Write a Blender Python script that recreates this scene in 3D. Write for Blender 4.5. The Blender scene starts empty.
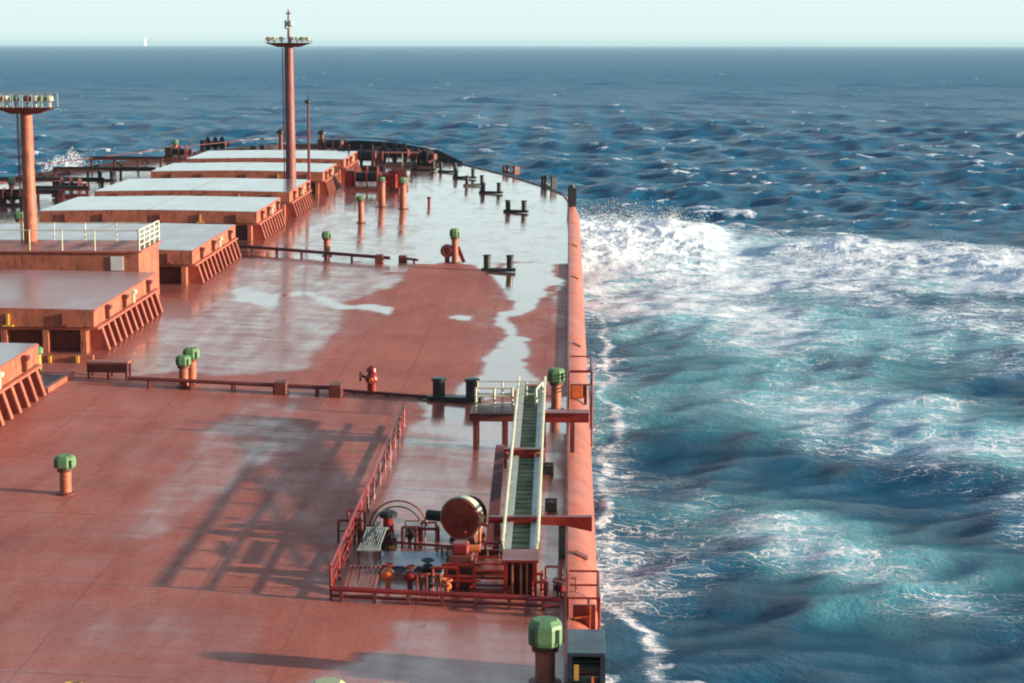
import bpy, math, random
import numpy as np
from mathutils import Vector, Matrix
random.seed(7); rng = np.random.default_rng(11)
R = math.radians; PI = math.pi
scene = bpy.context.scene
C = scene.collection

# ------------------------------------------------------------------ camera
W, H, F = 1024, 683, 2000.0
CAM = Vector((0, 0, 18.0))
CX = 512.0; CY = 341.5
yc = Vector(((570-CX)/F, (CY-23)/F, -1)).normalized()      # ship's forward axis as the lens sees it
up = Vector((0.006, 1, 0)); zc = (up - up.dot(yc)*yc).normalized(); xc = yc.cross(zc)
ROT = Matrix((xc, yc, zc))
cam = bpy.data.cameras.new('camera'); cam.lens = 36*F/W; cam.sensor_width = 36
cam.clip_start = 0.5; cam.clip_end = 400000
co = bpy.data.objects.new('camera', cam); C.objects.link(co)
co.matrix_world = Matrix.Translation(CAM) @ ROT.to_4x4()
scene.camera = co
scene.render.resolution_x = W; scene.render.resolution_y = H

def ray(px, py): return (ROT @ Vector(((px-CX)/F, (CY-py)/F, -1))).normalized()
CAMBER = 0.035; XC = -35.2; XH = 9.2     # centreline, half width of the flat middle
def zd(x):
    d = abs(x-XC)-XH
    return -CAMBER*max(d, 0)
def on_z(px, py, z):
    d = ray(px, py); t = (z-CAM.z)/d.z; return CAM + d*t
def P(px, py, h=0.0):
    """deck point (raised by h) lying under a place of the deck"""
    z = h
    for _ in range(8):
        p = on_z(px, py, z); z = zd(p.x)+h
    return p
def at_y(px, py, Y):
    d = ray(px, py); t = (Y-CAM.y)/d.y; return CAM + d*t

# ------------------------------------------------------------------ materials
MATS = {}
def nt_new(name):
    m = bpy.data.materials.new(name); m.use_nodes = True
    nt = m.node_tree; b = nt.nodes['Principled BSDF']; return m, nt, b
def paint(name, col, rough=0.5, var=0.25, scale=1.2, rust=0.0, rustcol=(0.10,0.03,0.015), wet=0.0, metallic=0.0, bump=0.02):
    m, nt, b = nt_new(name); N = nt.nodes; L = nt.links
    tc = N.new('ShaderNodeNewGeometry')
    n1 = N.new('ShaderNodeTexNoise'); n1.inputs['Scale'].default_value = scale; n1.inputs['Detail'].default_value = 6; n1.inputs['Roughness'].default_value = 0.65
    L.new(tc.outputs['Position'], n1.inputs['Vector'])
    mr = N.new('ShaderNodeMapRange'); mr.inputs[1].default_value = 0.3; mr.inputs[2].default_value = 0.7
    mr.inputs[3].default_value = 1-var; mr.inputs[4].default_value = 1+var
    L.new(n1.outputs[0], mr.inputs[0])
    mul = N.new('ShaderNodeVectorMath'); mul.operation = 'SCALE'; mul.inputs[0].default_value = col
    L.new(mr.outputs[0], mul.inputs['Scale'])
    out = mul.outputs[0]
    if rust > 0:
        n2 = N.new('ShaderNodeTexNoise'); n2.inputs['Scale'].default_value = scale*2.3; n2.inputs['Detail'].default_value = 8; n2.inputs['Roughness'].default_value = 0.7
        vm = N.new('ShaderNodeVectorMath'); vm.operation='MULTIPLY'; vm.inputs[1].default_value=(1.6,1.6,0.45); L.new(tc.outputs['Position'], vm.inputs[0]); L.new(vm.outputs[0], n2.inputs['Vector'])
        r = N.new('ShaderNodeMapRange'); r.interpolation_type = 'SMOOTHSTEP'
        r.inputs[1].default_value = 0.66-rust*0.3; r.inputs[2].default_value = 0.78-rust*0.3
        L.new(n2.outputs[0], r.inputs[0])
        mx = N.new('ShaderNodeMix'); mx.data_type = 'RGBA'
        L.new(r.outputs[0], mx.inputs[0]); L.new(out, mx.inputs[6]); mx.inputs[7].default_value = (*rustcol, 1)
        out = mx.outputs[2]
    L.new(out, b.inputs['Base Color'])
    rr = N.new('ShaderNodeMapRange'); rr.inputs[1].default_value = 0.35; rr.inputs[2].default_value = 0.65
    rr.inputs[3].default_value = max(0.03, rough-0.12); rr.inputs[4].default_value = min(1, rough+0.12)
    n3 = N.new('ShaderNodeTexNoise'); n3.inputs['Scale'].default_value = scale*0.4; n3.inputs['Detail'].default_value = 4
    L.new(tc.outputs['Position'], n3.inputs['Vector']); L.new(n3.outputs[0], rr.inputs[0]); L.new(rr.outputs[0], b.inputs['Roughness'])
    b.inputs['Metallic'].default_value = metallic
    if bump:
        bp = N.new('ShaderNodeBump'); bp.inputs['Strength'].default_value = 0.5; bp.inputs['Distance'].default_value = bump
        L.new(n1.outputs[0], bp.inputs['Height']); L.new(bp.outputs[0], b.inputs['Normal'])
    MATS[name] = m; return m
RED   = paint('red_oxide_paint', (0.45,0.14,0.075), 0.55, 0.32, 1.1, rust=0.42, rustcol=(0.18,0.06,0.04))
REDW  = paint('wet_shaded_red_paint', (0.25,0.02,0.013), 0.34, 0.3, 1.5, rust=0.2, rustcol=(0.12,0.02,0.012))  # red taken down to crimson to carry the shade of the ladder station
PINKP = paint('faded_red_paint', (0.45,0.125,0.075), 0.52, 0.32, 0.8, rust=0.45, rustcol=(0.30,0.10,0.075))
DARKR = paint('dark_red_steel', (0.16,0.035,0.025), 0.5, 0.3, 1.5, rust=0.2)
MASTR = paint('mast_paint', (0.27,0.09,0.075), 0.5, 0.25, 1.0, rust=0.35, rustcol=(0.18,0.06,0.05))
BROWN = paint('shade_brown_steel', (0.028,0.016,0.018), 0.6, 0.35, 1.5, rust=0.2, rustcol=(0.045,0.02,0.015))  # shade and silhouette of the bow gear put into a near-black base
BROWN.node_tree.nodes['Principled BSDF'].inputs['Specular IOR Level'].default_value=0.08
BLACK = paint('black_green_paint', (0.018,0.024,0.022), 0.45, 0.4, 2.0, rust=0.15, rustcol=(0.06,0.035,0.02))
BLUEB = paint('blue_black_steel', (0.02,0.045,0.065), 0.3, 0.3, 2.0)
GREEN = paint('green_paint', (0.14,0.27,0.115), 0.65, 0.3, 2.5, rust=0.3, rustcol=(0.20,0.25,0.08))
GREEND= paint('dark_green_paint', (0.05,0.12,0.075), 0.6, 0.3, 2.5)
CREAM = paint('cream_paint', (0.62,0.60,0.42), 0.45, 0.15, 2.0, rust=0.12, rustcol=(0.35,0.2,0.08))
GREYL = paint('galvanised_aluminium', (0.46,0.50,0.44), 0.45, 0.2, 2.5, rust=0.15, rustcol=(0.3,0.26,0.16), metallic=0.2)
TREAD = paint('dark_tread', (0.15,0.16,0.085), 0.7, 0.7, 0.9)
WHITE = paint('white_paint', (0.75,0.74,0.70), 0.5, 0.1, 2.0)
YELL  = paint('yellow_paint', (0.65,0.38,0.06), 0.5, 0.2, 2.0)
ORNG  = paint('orange_paint', (0.70,0.16,0.04), 0.4, 0.2, 2.0)

# ------------------------------------------------------------------ mesh builder
class MB:
    def __init__(s): s.v=[]; s.f=[]
    def add(s, v, f):
        o = len(s.v); s.v += [tuple(p) for p in v]; s.f += [tuple(i+o for i in q) for q in f]; return s
    def hexa(s, p):   # 8 corners: bottom 4 ccw, top 4 ccw
        return s.add(p, [(3,2,1,0),(4,5,6,7),(0,1,5,4),(1,2,6,5),(2,3,7,6),(3,0,4,7)])
    def box(s, x0,x1,y0,y1,z0,z1, ch=0):
        if ch <= 0:
            return s.hexa([(x0,y0,z0),(x1,y0,z0),(x1,y1,z0),(x0,y1,z0),(x0,y0,z1),(x1,y0,z1),(x1,y1,z1),(x0,y1,z1)])
        c=ch; rings=[]
        for z,i in ((z0,c),(z0+c,0),(z1-c,0),(z1,c)):
            a0,a1,b0,b1=x0+i,x1-i,y0+i,y1-i
            rings.append([(a0+c,b0,z),(a1-c,b0,z),(a1,b0+c,z),(a1,b1-c,z),(a1-c,b1,z),(a0+c,b1,z),(a0,b1-c,z),(a0,b0+c,z)])
        return s.rings(rings)
    def rings(s, rings, close=True):
        n=len(rings[0]); v=[p for r in rings for p in r]; f=[]
        for k in range(len(rings)-1):
            for i in range(n):
                j=(i+1)%n; f.append((k*n+i,k*n+j,(k+1)*n+j,(k+1)*n+i))
        if close: f.append(tuple(reversed(range(n)))); f.append(tuple((len(rings)-1)*n+i for i in range(n)))
        return s.add(v,f)
    def cyl(s, a, b, r0, r1=None, n=12):
        a=Vector(a); b=Vector(b); r1=r0 if r1 is None else r1
        d=(b-a).normalized(); u=d.orthogonal().normalized(); w=d.cross(u)
        return s.rings([[a+(u*math.cos(t)+w*math.sin(t))*r0 for t in [2*PI*i/n for i in range(n)]],
                        [b+(u*math.cos(t)+w*math.sin(t))*r1 for t in [2*PI*i/n for i in range(n)]]])
    def bar(s, a, b, w, h):   # rectangular bar
        a=Vector(a); b=Vector(b); d=(b-a).normalized()
        side = d.cross(Vector((0,0,1)))
        side = Vector((1,0,0)) if side.length<1e-3 else side.normalized()
        u = side.cross(d).normalized()
        q=lambda p:[p-side*w/2-u*h/2,p+side*w/2-u*h/2,p+side*w/2+u*h/2,p-side*w/2+u*h/2]
        return s.rings([q(a),q(b)])
    def tube(s, pts, r, n=8):
        for a,b in zip(pts[:-1],pts[1:]): s.cyl(a,b,r,r,n)
        return s
    def lathe(s, prof, n=16, o=(0,0,0), axis='z', ph=0):
        rings=[]
        for r,z in prof:
            ring=[]
            for i in range(n):
                t=2*PI*i/n+ph; c,q=r*math.cos(t),r*math.sin(t)
                p={'z':(c,q,z),'y':(q,z,c),'x':(z,c,q)}[axis]
                ring.append((p[0]+o[0],p[1]+o[1],p[2]+o[2]))
            rings.append(ring)
        return s.rings(rings)
    def torus(s, o, Rr, r, axis='y', n=20, m=6, a0=0, a1=2*PI):
        k=n; pts=[]
        for i in range(k+1):
            t=a0+(a1-a0)*i/k; c,q=Rr*math.cos(t),Rr*math.sin(t)
            p={'z':(c,q,0),'y':(c,0,q),'x':(0,c,q)}[axis]; pts.append((p[0]+o[0],p[1]+o[1],p[2]+o[2]))
        return s.tube(pts,r,m)
    def build(s, name, mat, parent=None, smooth=False, loc=(0,0,0)):
        me=bpy.data.meshes.new(name); me.from_pydata(s.v,[],s.f); me.update()
        import bmesh
        bm=bmesh.new(); bm.from_mesh(me); bmesh.ops.recalc_face_normals(bm, faces=bm.faces)
        bm.to_mesh(me); bm.free()
        if mat: me.materials.append(mat)
        if smooth:
            me.polygons.foreach_set('use_smooth',[True]*len(me.polygons))
            try: me.set_sharp_from_angle(angle=R(38))
            except Exception: pass
        o=bpy.data.objects.new(name,me); C.objects.link(o); o.location=loc
        if parent: o.parent=parent
        return o
def tag(o, label=None, cat=None, group=None, kind=None):
    if label: o['label']=label
    if cat: o['category']=cat
    if group: o['group']=group
    if kind: o['kind']=kind
    return o
def empty(name, loc, label, cat, group=None, rz=0):
    o=bpy.data.objects.new(name,None); C.objects.link(o); o.location=loc; o.rotation_euler=(0,0,rz); o.empty_display_size=0.5
    return tag(o,label,cat,group)
def copy_tree(o, parent=None):
    c=o.copy(); C.objects.link(c)
    if parent: c.parent=parent
    for ch in list(o.children): copy_tree(ch,c)
    return c

# ------------------------------------------------------------------ numpy noise
_perm = rng.random((256,256))
def vnoise(x, y, seed=0):
    x=x+seed*17.13; y=y+seed*9.71
    xi=np.floor(x).astype(int); yi=np.floor(y).astype(int); fx=x-xi; fy=y-yi
    fx=fx*fx*(3-2*fx); fy=fy*fy*(3-2*fy)
    g=lambda a,b:_perm[a&255,b&255]
    return (g(xi,yi)*(1-fx)+g(xi+1,yi)*fx)*(1-fy)+(g(xi,yi+1)*(1-fx)+g(xi+1,yi+1)*fx)*fy
def fbm(x,y,oct=5,seed=0,gain=0.5):
    s=0;a=1;t=0
    for k in range(oct):
        s=s+a*vnoise(x*2**k,y*2**k,seed+k*3); t+=a; a*=gain
    return s/t
def sstep(a,b,x):
    t=np.clip((x-a)/(b-a),0,1); return t*t*(3-2*t)

# ------------------------------------------------------------------ ship outline
STB = [(0,-60),(0,150),(0,205),(-0.15,215),(-0.6,222),(-2.4,230),(-5.4,240),(-8.7,250),(-11.9,258),(-15.3,266),(-19.3,275),(-24.0,283.5),(-29.5,289.5),(-35.2,292)]
_sy=np.array([p[1] for p in STB],float); _sx=np.array([p[0] for p in STB],float)
def edge_x(Y): return float(np.interp(Y,_sy,_sx))

# wetness of the deck: outlines of the puddles and the dry plates (deck metres)
def poly_px(pts): return np.array([[P(x,y).x,P(x,y).y] for x,y in pts])
def inside(px,py,poly):
    r=np.zeros(px.shape,bool); n=len(poly); j=n-1
    for i in range(n):
        xi,yi=poly[i]; xj,yj=poly[j]
        c=((yi>py)!=(yj>py))&(px<(xj-xi)*(py-yi)/(yj-yi+1e-9)+xi); r^=c; j=i
    return r
WET = [ # (outline, wetness)
 ([(-400,120),(700,120),(700,250),(560,262),(470,268),(400,262),(240,262),(-400,262)],0.86),
 ([(-400,120),(380,120),(400,200),(415,262),(-400,262)],0.74),
 ([(225,262),(400,262),(398,275),(392,290),(360,300),(330,330),(318,372),(120,376),(100,360),(165,318)],0.60),
 ([(-400,262),(225,262),(165,318),(100,360),(-400,360)],0.6),
 ([(395,262),(470,266),(500,268),(560,262),(558,380),(520,380),(505,395),(455,398),(470,380),(500,345),(515,330),(498,312),(505,290),(495,275),(470,270),(400,275)],0.97),
 ([(395,275),(398,266),(430,263),(470,266),(484,276),(490,292),(483,306),(466,312),(440,314),(395,305),(382,300),(393,288)],0.10),
 ([(215,290),(300,296),(420,316),(480,322),(482,328),(410,323),(300,303),(215,296)],0.92),
 ([(398,306),(440,316),(470,330),(476,345),(466,368),(448,384),(440,400),(330,392),(322,378),(345,345),(380,325)],0.05),
 ([(524,310),(540,300),(556,290),(560,335),(560,380),(534,378),(527,350),(522,330)],0.22),
 ([(345,-10),(400,-10),(400,0)],0.0),
 ([(405,430),(455,415),(480,405),(567,405),(567,620),(330,612),(345,560),(365,500),(385,450)],0.62),
 ([(240,405),(300,398),(310,440),(250,480),(190,520),(150,540),(110,535),(150,500),(200,450)],0.46),
 ([(420,400),(567,400),(567,440),(480,445),(425,440)],0.84),
 ([(385,625),(567,622),(567,720),(260,720),(330,668),(380,650)],0.62),
 ([(0,600),(200,605),(270,625),(250,660),(270,720),(-100,720),(-100,600)],0.36),
 ([(275,600),(567,612),(567,622),(400,622),(275,610)],0.1),
 ([(265,615),(360,625),(370,650),(310,672),(250,720),(280,720),(270,660),(262,640)],0.12),
]
def wetmap(X,Y):
    dist=np.maximum(Y,20)
    wx=X+(fbm(X*0.35,Y*0.13,5,1)-0.5)*3.2*(dist/120); wy=Y+(fbm(X*0.35,Y*0.13,5,9)-0.5)*11*(dist/120)**1.3
    w=np.full(X.shape,0.24)
    for pts,val in WET:
        if val==0.0: continue
        w[inside(wx,wy,poly_px(pts))]=val
    return w

def deck():
    ys=np.concatenate([np.arange(-60,40,4.0),np.arange(40,215,0.33),np.arange(215,288,0.5),np.array([288,289.2,290.3,291.2,291.8])])
    n=300
    sx=np.array([edge_x(y) for y in ys]); px_=2*XC-sx
    t=np.linspace(0,1,n)
    X=px_[:,None]+(sx-px_)[:,None]*t[None]; Y=np.repeat(ys[:,None],n,1)
    Z=-CAMBER*np.maximum(np.abs(X-XC)-XH,0)
    # plates of the deck sag a little between frames
    Z=Z+0.010*(vnoise(X*0.35,Y*0.3,4)-0.5)
    w=wetmap(X,Y)
    for _ in range(2):
        w[1:-1,1:-1]=(w[1:-1,1:-1]*2+w[:-2,1:-1]+w[2:,1:-1]+w[1:-1,:-2]+w[1:-1,2:])/6
    m=len(ys); v=np.stack([X,Y,Z],-1).reshape(-1,3)
    idx=np.arange(m*n).reshape(m,n)
    f=np.stack([idx[:-1,:-1],idx[:-1,1:],idx[1:,1:],idx[1:,:-1]],-1).reshape(-1,4)
    me=bpy.data.meshes.new('main_deck'); me.vertices.add(len(v)); me.vertices.foreach_set('co',v.ravel())
    me.loops.add(f.size); me.loops.foreach_set('vertex_index',f.ravel()); me.polygons.add(len(f))
    me.polygons.foreach_set('loop_start',np.arange(0,f.size,4)); me.polygons.foreach_set('loop_total',np.full(len(f),4))
    me.update(calc_edges=True); me.polygons.foreach_set('use_smooth',[True]*len(f))
    a=me.attributes.new('wet','FLOAT','POINT'); a.data.foreach_set('value',w.ravel().astype(np.float32))
    m_,nt,b=nt_new('deck_plating'); N=nt.nodes; L=nt.links
    geo=N.new('ShaderNodeNewGeometry'); att=N.new('ShaderNodeAttribute'); att.attribute_name='wet'
    def noise(sc,det=5,ro=0.6,vec=None):
        n_=N.new('ShaderNodeTexNoise'); n_.inputs['Scale'].default_value=sc; n_.inputs['Detail'].default_value=det; n_.inputs['Roughness'].default_value=ro
        L.new(vec or geo.outputs['Position'],n_.inputs['Vector']); return n_.outputs[0]
    def math_(op,a,b_=None,clamp=False):
        n_=N.new('ShaderNodeMath'); n_.operation=op; n_.use_clamp=clamp
        for i,q in enumerate((a,b_)):
            if q is None: continue
            if isinstance(q,(int,float)): n_.inputs[i].default_value=q
            else: L.new(q,n_.inputs[i])
        return n_.outputs[0]
    def mr(x,a,b_,c,d,st='SMOOTHSTEP'):
        n_=N.new('ShaderNodeMapRange'); n_.interpolation_type=st
        for i,q in enumerate((a,b_,c,d)): n_.inputs[i+1].default_value=q
        L.new(x,n_.inputs[0]); return n_.outputs[0]
    st=N.new('ShaderNodeVectorMath'); st.operation='MULTIPLY'; st.inputs[1].default_value=(0.35,1.0,1); L.new(geo.outputs['Position'],st.inputs[0])
    n1=noise(0.9,6,0.65,st.outputs[0]); n2=noise(0.12,4); n3=noise(6,5,0.7)
    stl=N.new('ShaderNodeVectorMath'); stl.operation='MULTIPLY'; stl.inputs[1].default_value=(1.3,0.28,1); L.new(geo.outputs['Position'],stl.inputs[0])
    n4=noise(0.7,6,0.6,stl.outputs[0])
    wv=math_('ADD',att.outputs['Fac'],math_('MULTIPLY',math_('SUBTRACT',n1,0.5),0.65))
    wv=math_('ADD',wv,math_('MULTIPLY',math_('SUBTRACT',n4,0.5),0.5))
    wet=mr(wv,0.15,0.92,0,1,'LINEAR')
    # base colour: red oxide, blotchy, paler worn tracks, weld seams
    ramp=N.new('ShaderNodeValToRGB'); e=ramp.color_ramp.elements
    e[0].position=0.3; e[0].color=(0.32,0.080,0.055,1); e[1].position=0.72; e[1].color=(0.57,0.170,0.112,1)
    mixn=math_('ADD',math_('MULTIPLY',n2,0.55),math_('MULTIPLY',n4,0.45)); L.new(mixn,ramp.inputs[0])
    fine=mr(n3,0.25,0.75,0.70,1.25,'LINEAR')
    sc=N.new('ShaderNodeVectorMath'); sc.operation='SCALE'; L.new(ramp.outputs[0],sc.inputs[0]); L.new(fine,sc.inputs['Scale'])
    sep=N.new('ShaderNodeSeparateXYZ'); L.new(geo.outputs['Position'],sep.inputs[0])
    def lines(c,period,width):
        fr=math_('FRACT',math_('DIVIDE',c,period)); d=math_('ABSOLUTE',math_('SUBTRACT',fr,0.5))
        return mr(d,0.5-width/period,0.5-width/period*0.3,0,1)
    seam=math_('MAXIMUM',lines(sep.outputs[1],9.1,0.09),lines(math_('ADD',sep.outputs[0],1.3),3.6,0.05))
    seam=math_('MULTIPLY',seam,mr(n2,0.35,0.6,0.1,0.42))
    mx=N.new('ShaderNodeMix'); mx.data_type='RGBA'; L.new(seam,mx.inputs[0]); L.new(sc.outputs[0],mx.inputs[6]); mx.inputs[7].default_value=(0.10,0.035,0.03,1)
    dk=N.new('ShaderNodeMix'); dk.data_type='RGBA'; L.new(math_('MULTIPLY',wet,0.35),dk.inputs[0]); L.new(mx.outputs[2],dk.inputs[6]); dk.inputs[7].default_value=(0.10,0.03,0.025,1)
    L.new(dk.outputs[2],b.inputs['Base Color'])
    L.new(mr(wet,0,1,0.62,0.09,'LINEAR'),b.inputs['Roughness'])
    L.new(mr(wet,0,0.5,0.12,0.5,'LINEAR'),b.inputs['Specular IOR Level'])
    b.inputs['Coat IOR'].default_value=1.33
    L.new(mr(wet,0.35,0.9,0,1,'LINEAR'),b.inputs['Coat Weight']); L.new(mr(n4,0.35,0.65,0.16,0.05,'LINEAR'),b.inputs['Coat Roughness'])
    bp=N.new('ShaderNodeBump'); bp.inputs['Distance'].default_value=0.02; bp.inputs['Strength'].default_value=0.35
    L.new(math_('ADD',n1,math_('MULTIPLY',n3,0.15)),bp.inputs['Height']); L.new(bp.outputs[0],b.inputs['Normal'])
    me.materials.append(m_)
    o=bpy.data.objects.new('main_deck',me); C.objects.link(o); tag(o,kind='structure')
deck()

# hull: rounded gunwale + side shell
def outline(n=140):
    pts=[(0,-60+i*5.0) for i in range(42)]
    pts+= [(edge_x(y),y) for y in np.linspace(150,292,80)[1:]]
    full=pts+[(2*XC-x,y) for x,y in reversed(pts[:-1])]
    return full
OUT=outline()
def normals(pts):
    nn=[]
    for i in range(len(pts)):
        a=Vector(pts[max(i-1,0)]); b=Vector(pts[min(i+1,len(pts)-1)]); d=(b-a)
        d=Vector((d.x,d.y)).normalized(); nn.append(Vector((d.y,-d.x)))
    return nn
NRM=normals(OUT)
def hull():
    hl=empty('ship_hull',(XC,100,-8),'red painted ship hull with rounded edge running beside the foaming sea','ship hull')
    def strip(prof,name,mat,i0=0,i1=None):
        i1=i1 or len(OUT); v=[];f=[];m=len(prof(0))
        for k in range(i0,i1):
            x,y=OUT[k]; n=NRM[k]
            for o_,dz in prof(y): v.append((x+n.x*o_-XC, y+n.y*o_-100, zd(x)+dz+8))
        c=i1-i0
        for k in range(c-1):
            for j in range(m-1): f.append((k*m+j,k*m+j+1,(k+1)*m+j+1,(k+1)*m+j))
        me=MB().add(v,f).build(name,mat,hl,True); return me
    def gun(y):
        r=1.12 if y<205 else max(0.25,1.12-(y-205)/25*0.8)
        return [(r*math.sin(t),-r*(1-math.cos(t))+0.0) for t in np.linspace(0,PI/2,9)]
    strip(gun,'rounded_gunwale',PINKP)
    def side(y):
        r=1.12 if y<205 else max(0.25,1.12-(y-205)/25*0.8); return [(r,-r),(r,-4),(r,-9),(r-0.3,-20)]
    strip(side,'side_shell',DARKR)
    # low waterway bar along the deck edge
    strip(lambda y:[(-0.05,0.0),(-0.05,0.14),(0.04,0.14),(0.04,-0.02)],'waterway_bar',DARKR)
    # lighter doubler plates and marks on the gunwale
    for y in (70,96,118,150,172):
        mk=MB()
        mk.rings([[(0.30-XC,y-100,zd(0)+8+0.02),(0.75-XC,y-100,zd(0)+8-0.22),(0.75-XC,y+0.5-100,zd(0)+8-0.22),(0.30-XC,y+0.5-100,zd(0)+8+0.02)],
                  [(0.31-XC,y-100,zd(0)+8+0.05),(0.77-XC,y-100,zd(0)+8-0.18),(0.77-XC,y+0.5-100,zd(0)+8-0.18),(0.31-XC,y+0.5-100,zd(0)+8+0.05)]])
        mk.build('lifting_lug',DARKR,hl)
hull()

# bow bulwark: high plate with stays round the bow, one thing for the whole bow
def bulwark():
    b0=empty('bow_bulwark',(XC,285,0),'steel bulwark wrapped around the far bow, its shade put into a dark colour','bulwark')
    ks=[k for k in range(len(OUT)) if OUT[k][1]>=262]
    lo=ks[0]; hi=[k for k in range(len(OUT)) if OUT[k][1]>=236][-1]
    v=[];f=[];m=4
    for k in range(lo,hi+1):
        x,y=OUT[k]; n=NRM[k]; s=min(1,(k-lo)/6+0.3); hh=1.15*s*(1.0 if x>XC else 0.55)
        for o_,z in ((0.0,zd(x)-0.02),(0.1,zd(x)+hh),(0.02,zd(x)+hh),(-0.08,zd(x)-0.02)): v.append((x+n.x*o_-XC,y+n.y*o_-285,z))
    c=hi-lo+1
    for k in range(c-1):
        for j in range(m-1): f.append((k*m+j,k*m+j+1,(k+1)*m+j+1,(k+1)*m+j))
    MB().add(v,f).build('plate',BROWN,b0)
    r=MB(); pts=[]
    for k in range(lo+3,hi-2):
        x,y=OUT[k]; n=NRM[k]; pts.append((x-XC,y-285,zd(x)+1.55))
    r.tube(pts,0.06,6); r.build('cap_rail',DARKR,b0)
    for k in range(lo+2,hi-2,3):
        x,y=OUT[k]; n=NRM[k]; s=MB()
        s.bar((x-XC-n.x*0.1,y-285-n.y*0.1,zd(x)+(1.0 if x>XC else 0.55)),(x-XC-n.x*0.9,y-285-n.y*0.9,zd(x)),0.12,0.15); s.build('stay',BROWN,b0)
bulwark()

# ------------------------------------------------------------------ hatches
def top_material(name, rough, base, coat):
    m,nt,b=nt_new(name); N=nt.nodes; L=nt.links
    g=N.new('ShaderNodeNewGeometry'); n=N.new('ShaderNodeTexNoise'); n.inputs['Scale'].default_value=0.5; n.inputs['Detail'].default_value=6
    vm=N.new('ShaderNodeVectorMath'); vm.operation='MULTIPLY'; vm.inputs[1].default_value=(1,0.4,1); L.new(g.outputs['Position'],vm.inputs[0]); L.new(vm.outputs[0],n.inputs['Vector'])
    r=N.new('ShaderNodeMapRange'); r.inputs[1].default_value=0.3; r.inputs[2].default_value=0.7; r.inputs[3].default_value=0.85; r.inputs[4].default_value=1.15; L.new(n.outputs[0],r.inputs[0])
    s=N.new('ShaderNodeVectorMath'); s.operation='SCALE'; s.inputs[0].default_value=base; L.new(r.outputs[0],s.inputs['Scale']); L.new(s.outputs[0],b.inputs['Base Color'])
    r2=N.new('ShaderNodeMapRange'); r2.inputs[1].default_value=0.35; r2.inputs[2].default_value=0.65; r2.inputs[3].default_value=rough*0.7; r2.inputs[4].default_value=rough*1.3; L.new(n.outputs[0],r2.inputs[0]); L.new(r2.outputs[0],b.inputs['Roughness'])
    b.inputs['Coat Weight'].default_value=coat; b.inputs['Coat Roughness'].default_value=rough*0.6; b.inputs['Coat IOR'].default_value=1.4
    bp=N.new('ShaderNodeBump'); bp.inputs['Distance'].default_value=0.02; bp.inputs['Strength'].default_value=0.2; L.new(n.outputs[0],bp.inputs['Height']); L.new(bp.outputs[0],b.inputs['Normal'])
    return m
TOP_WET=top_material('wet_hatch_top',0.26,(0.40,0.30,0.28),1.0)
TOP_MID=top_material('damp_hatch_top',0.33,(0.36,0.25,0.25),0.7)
TOP_DRY=top_material('dull_hatch_top',0.40,(0.42,0.19,0.17),0.35)

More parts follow.
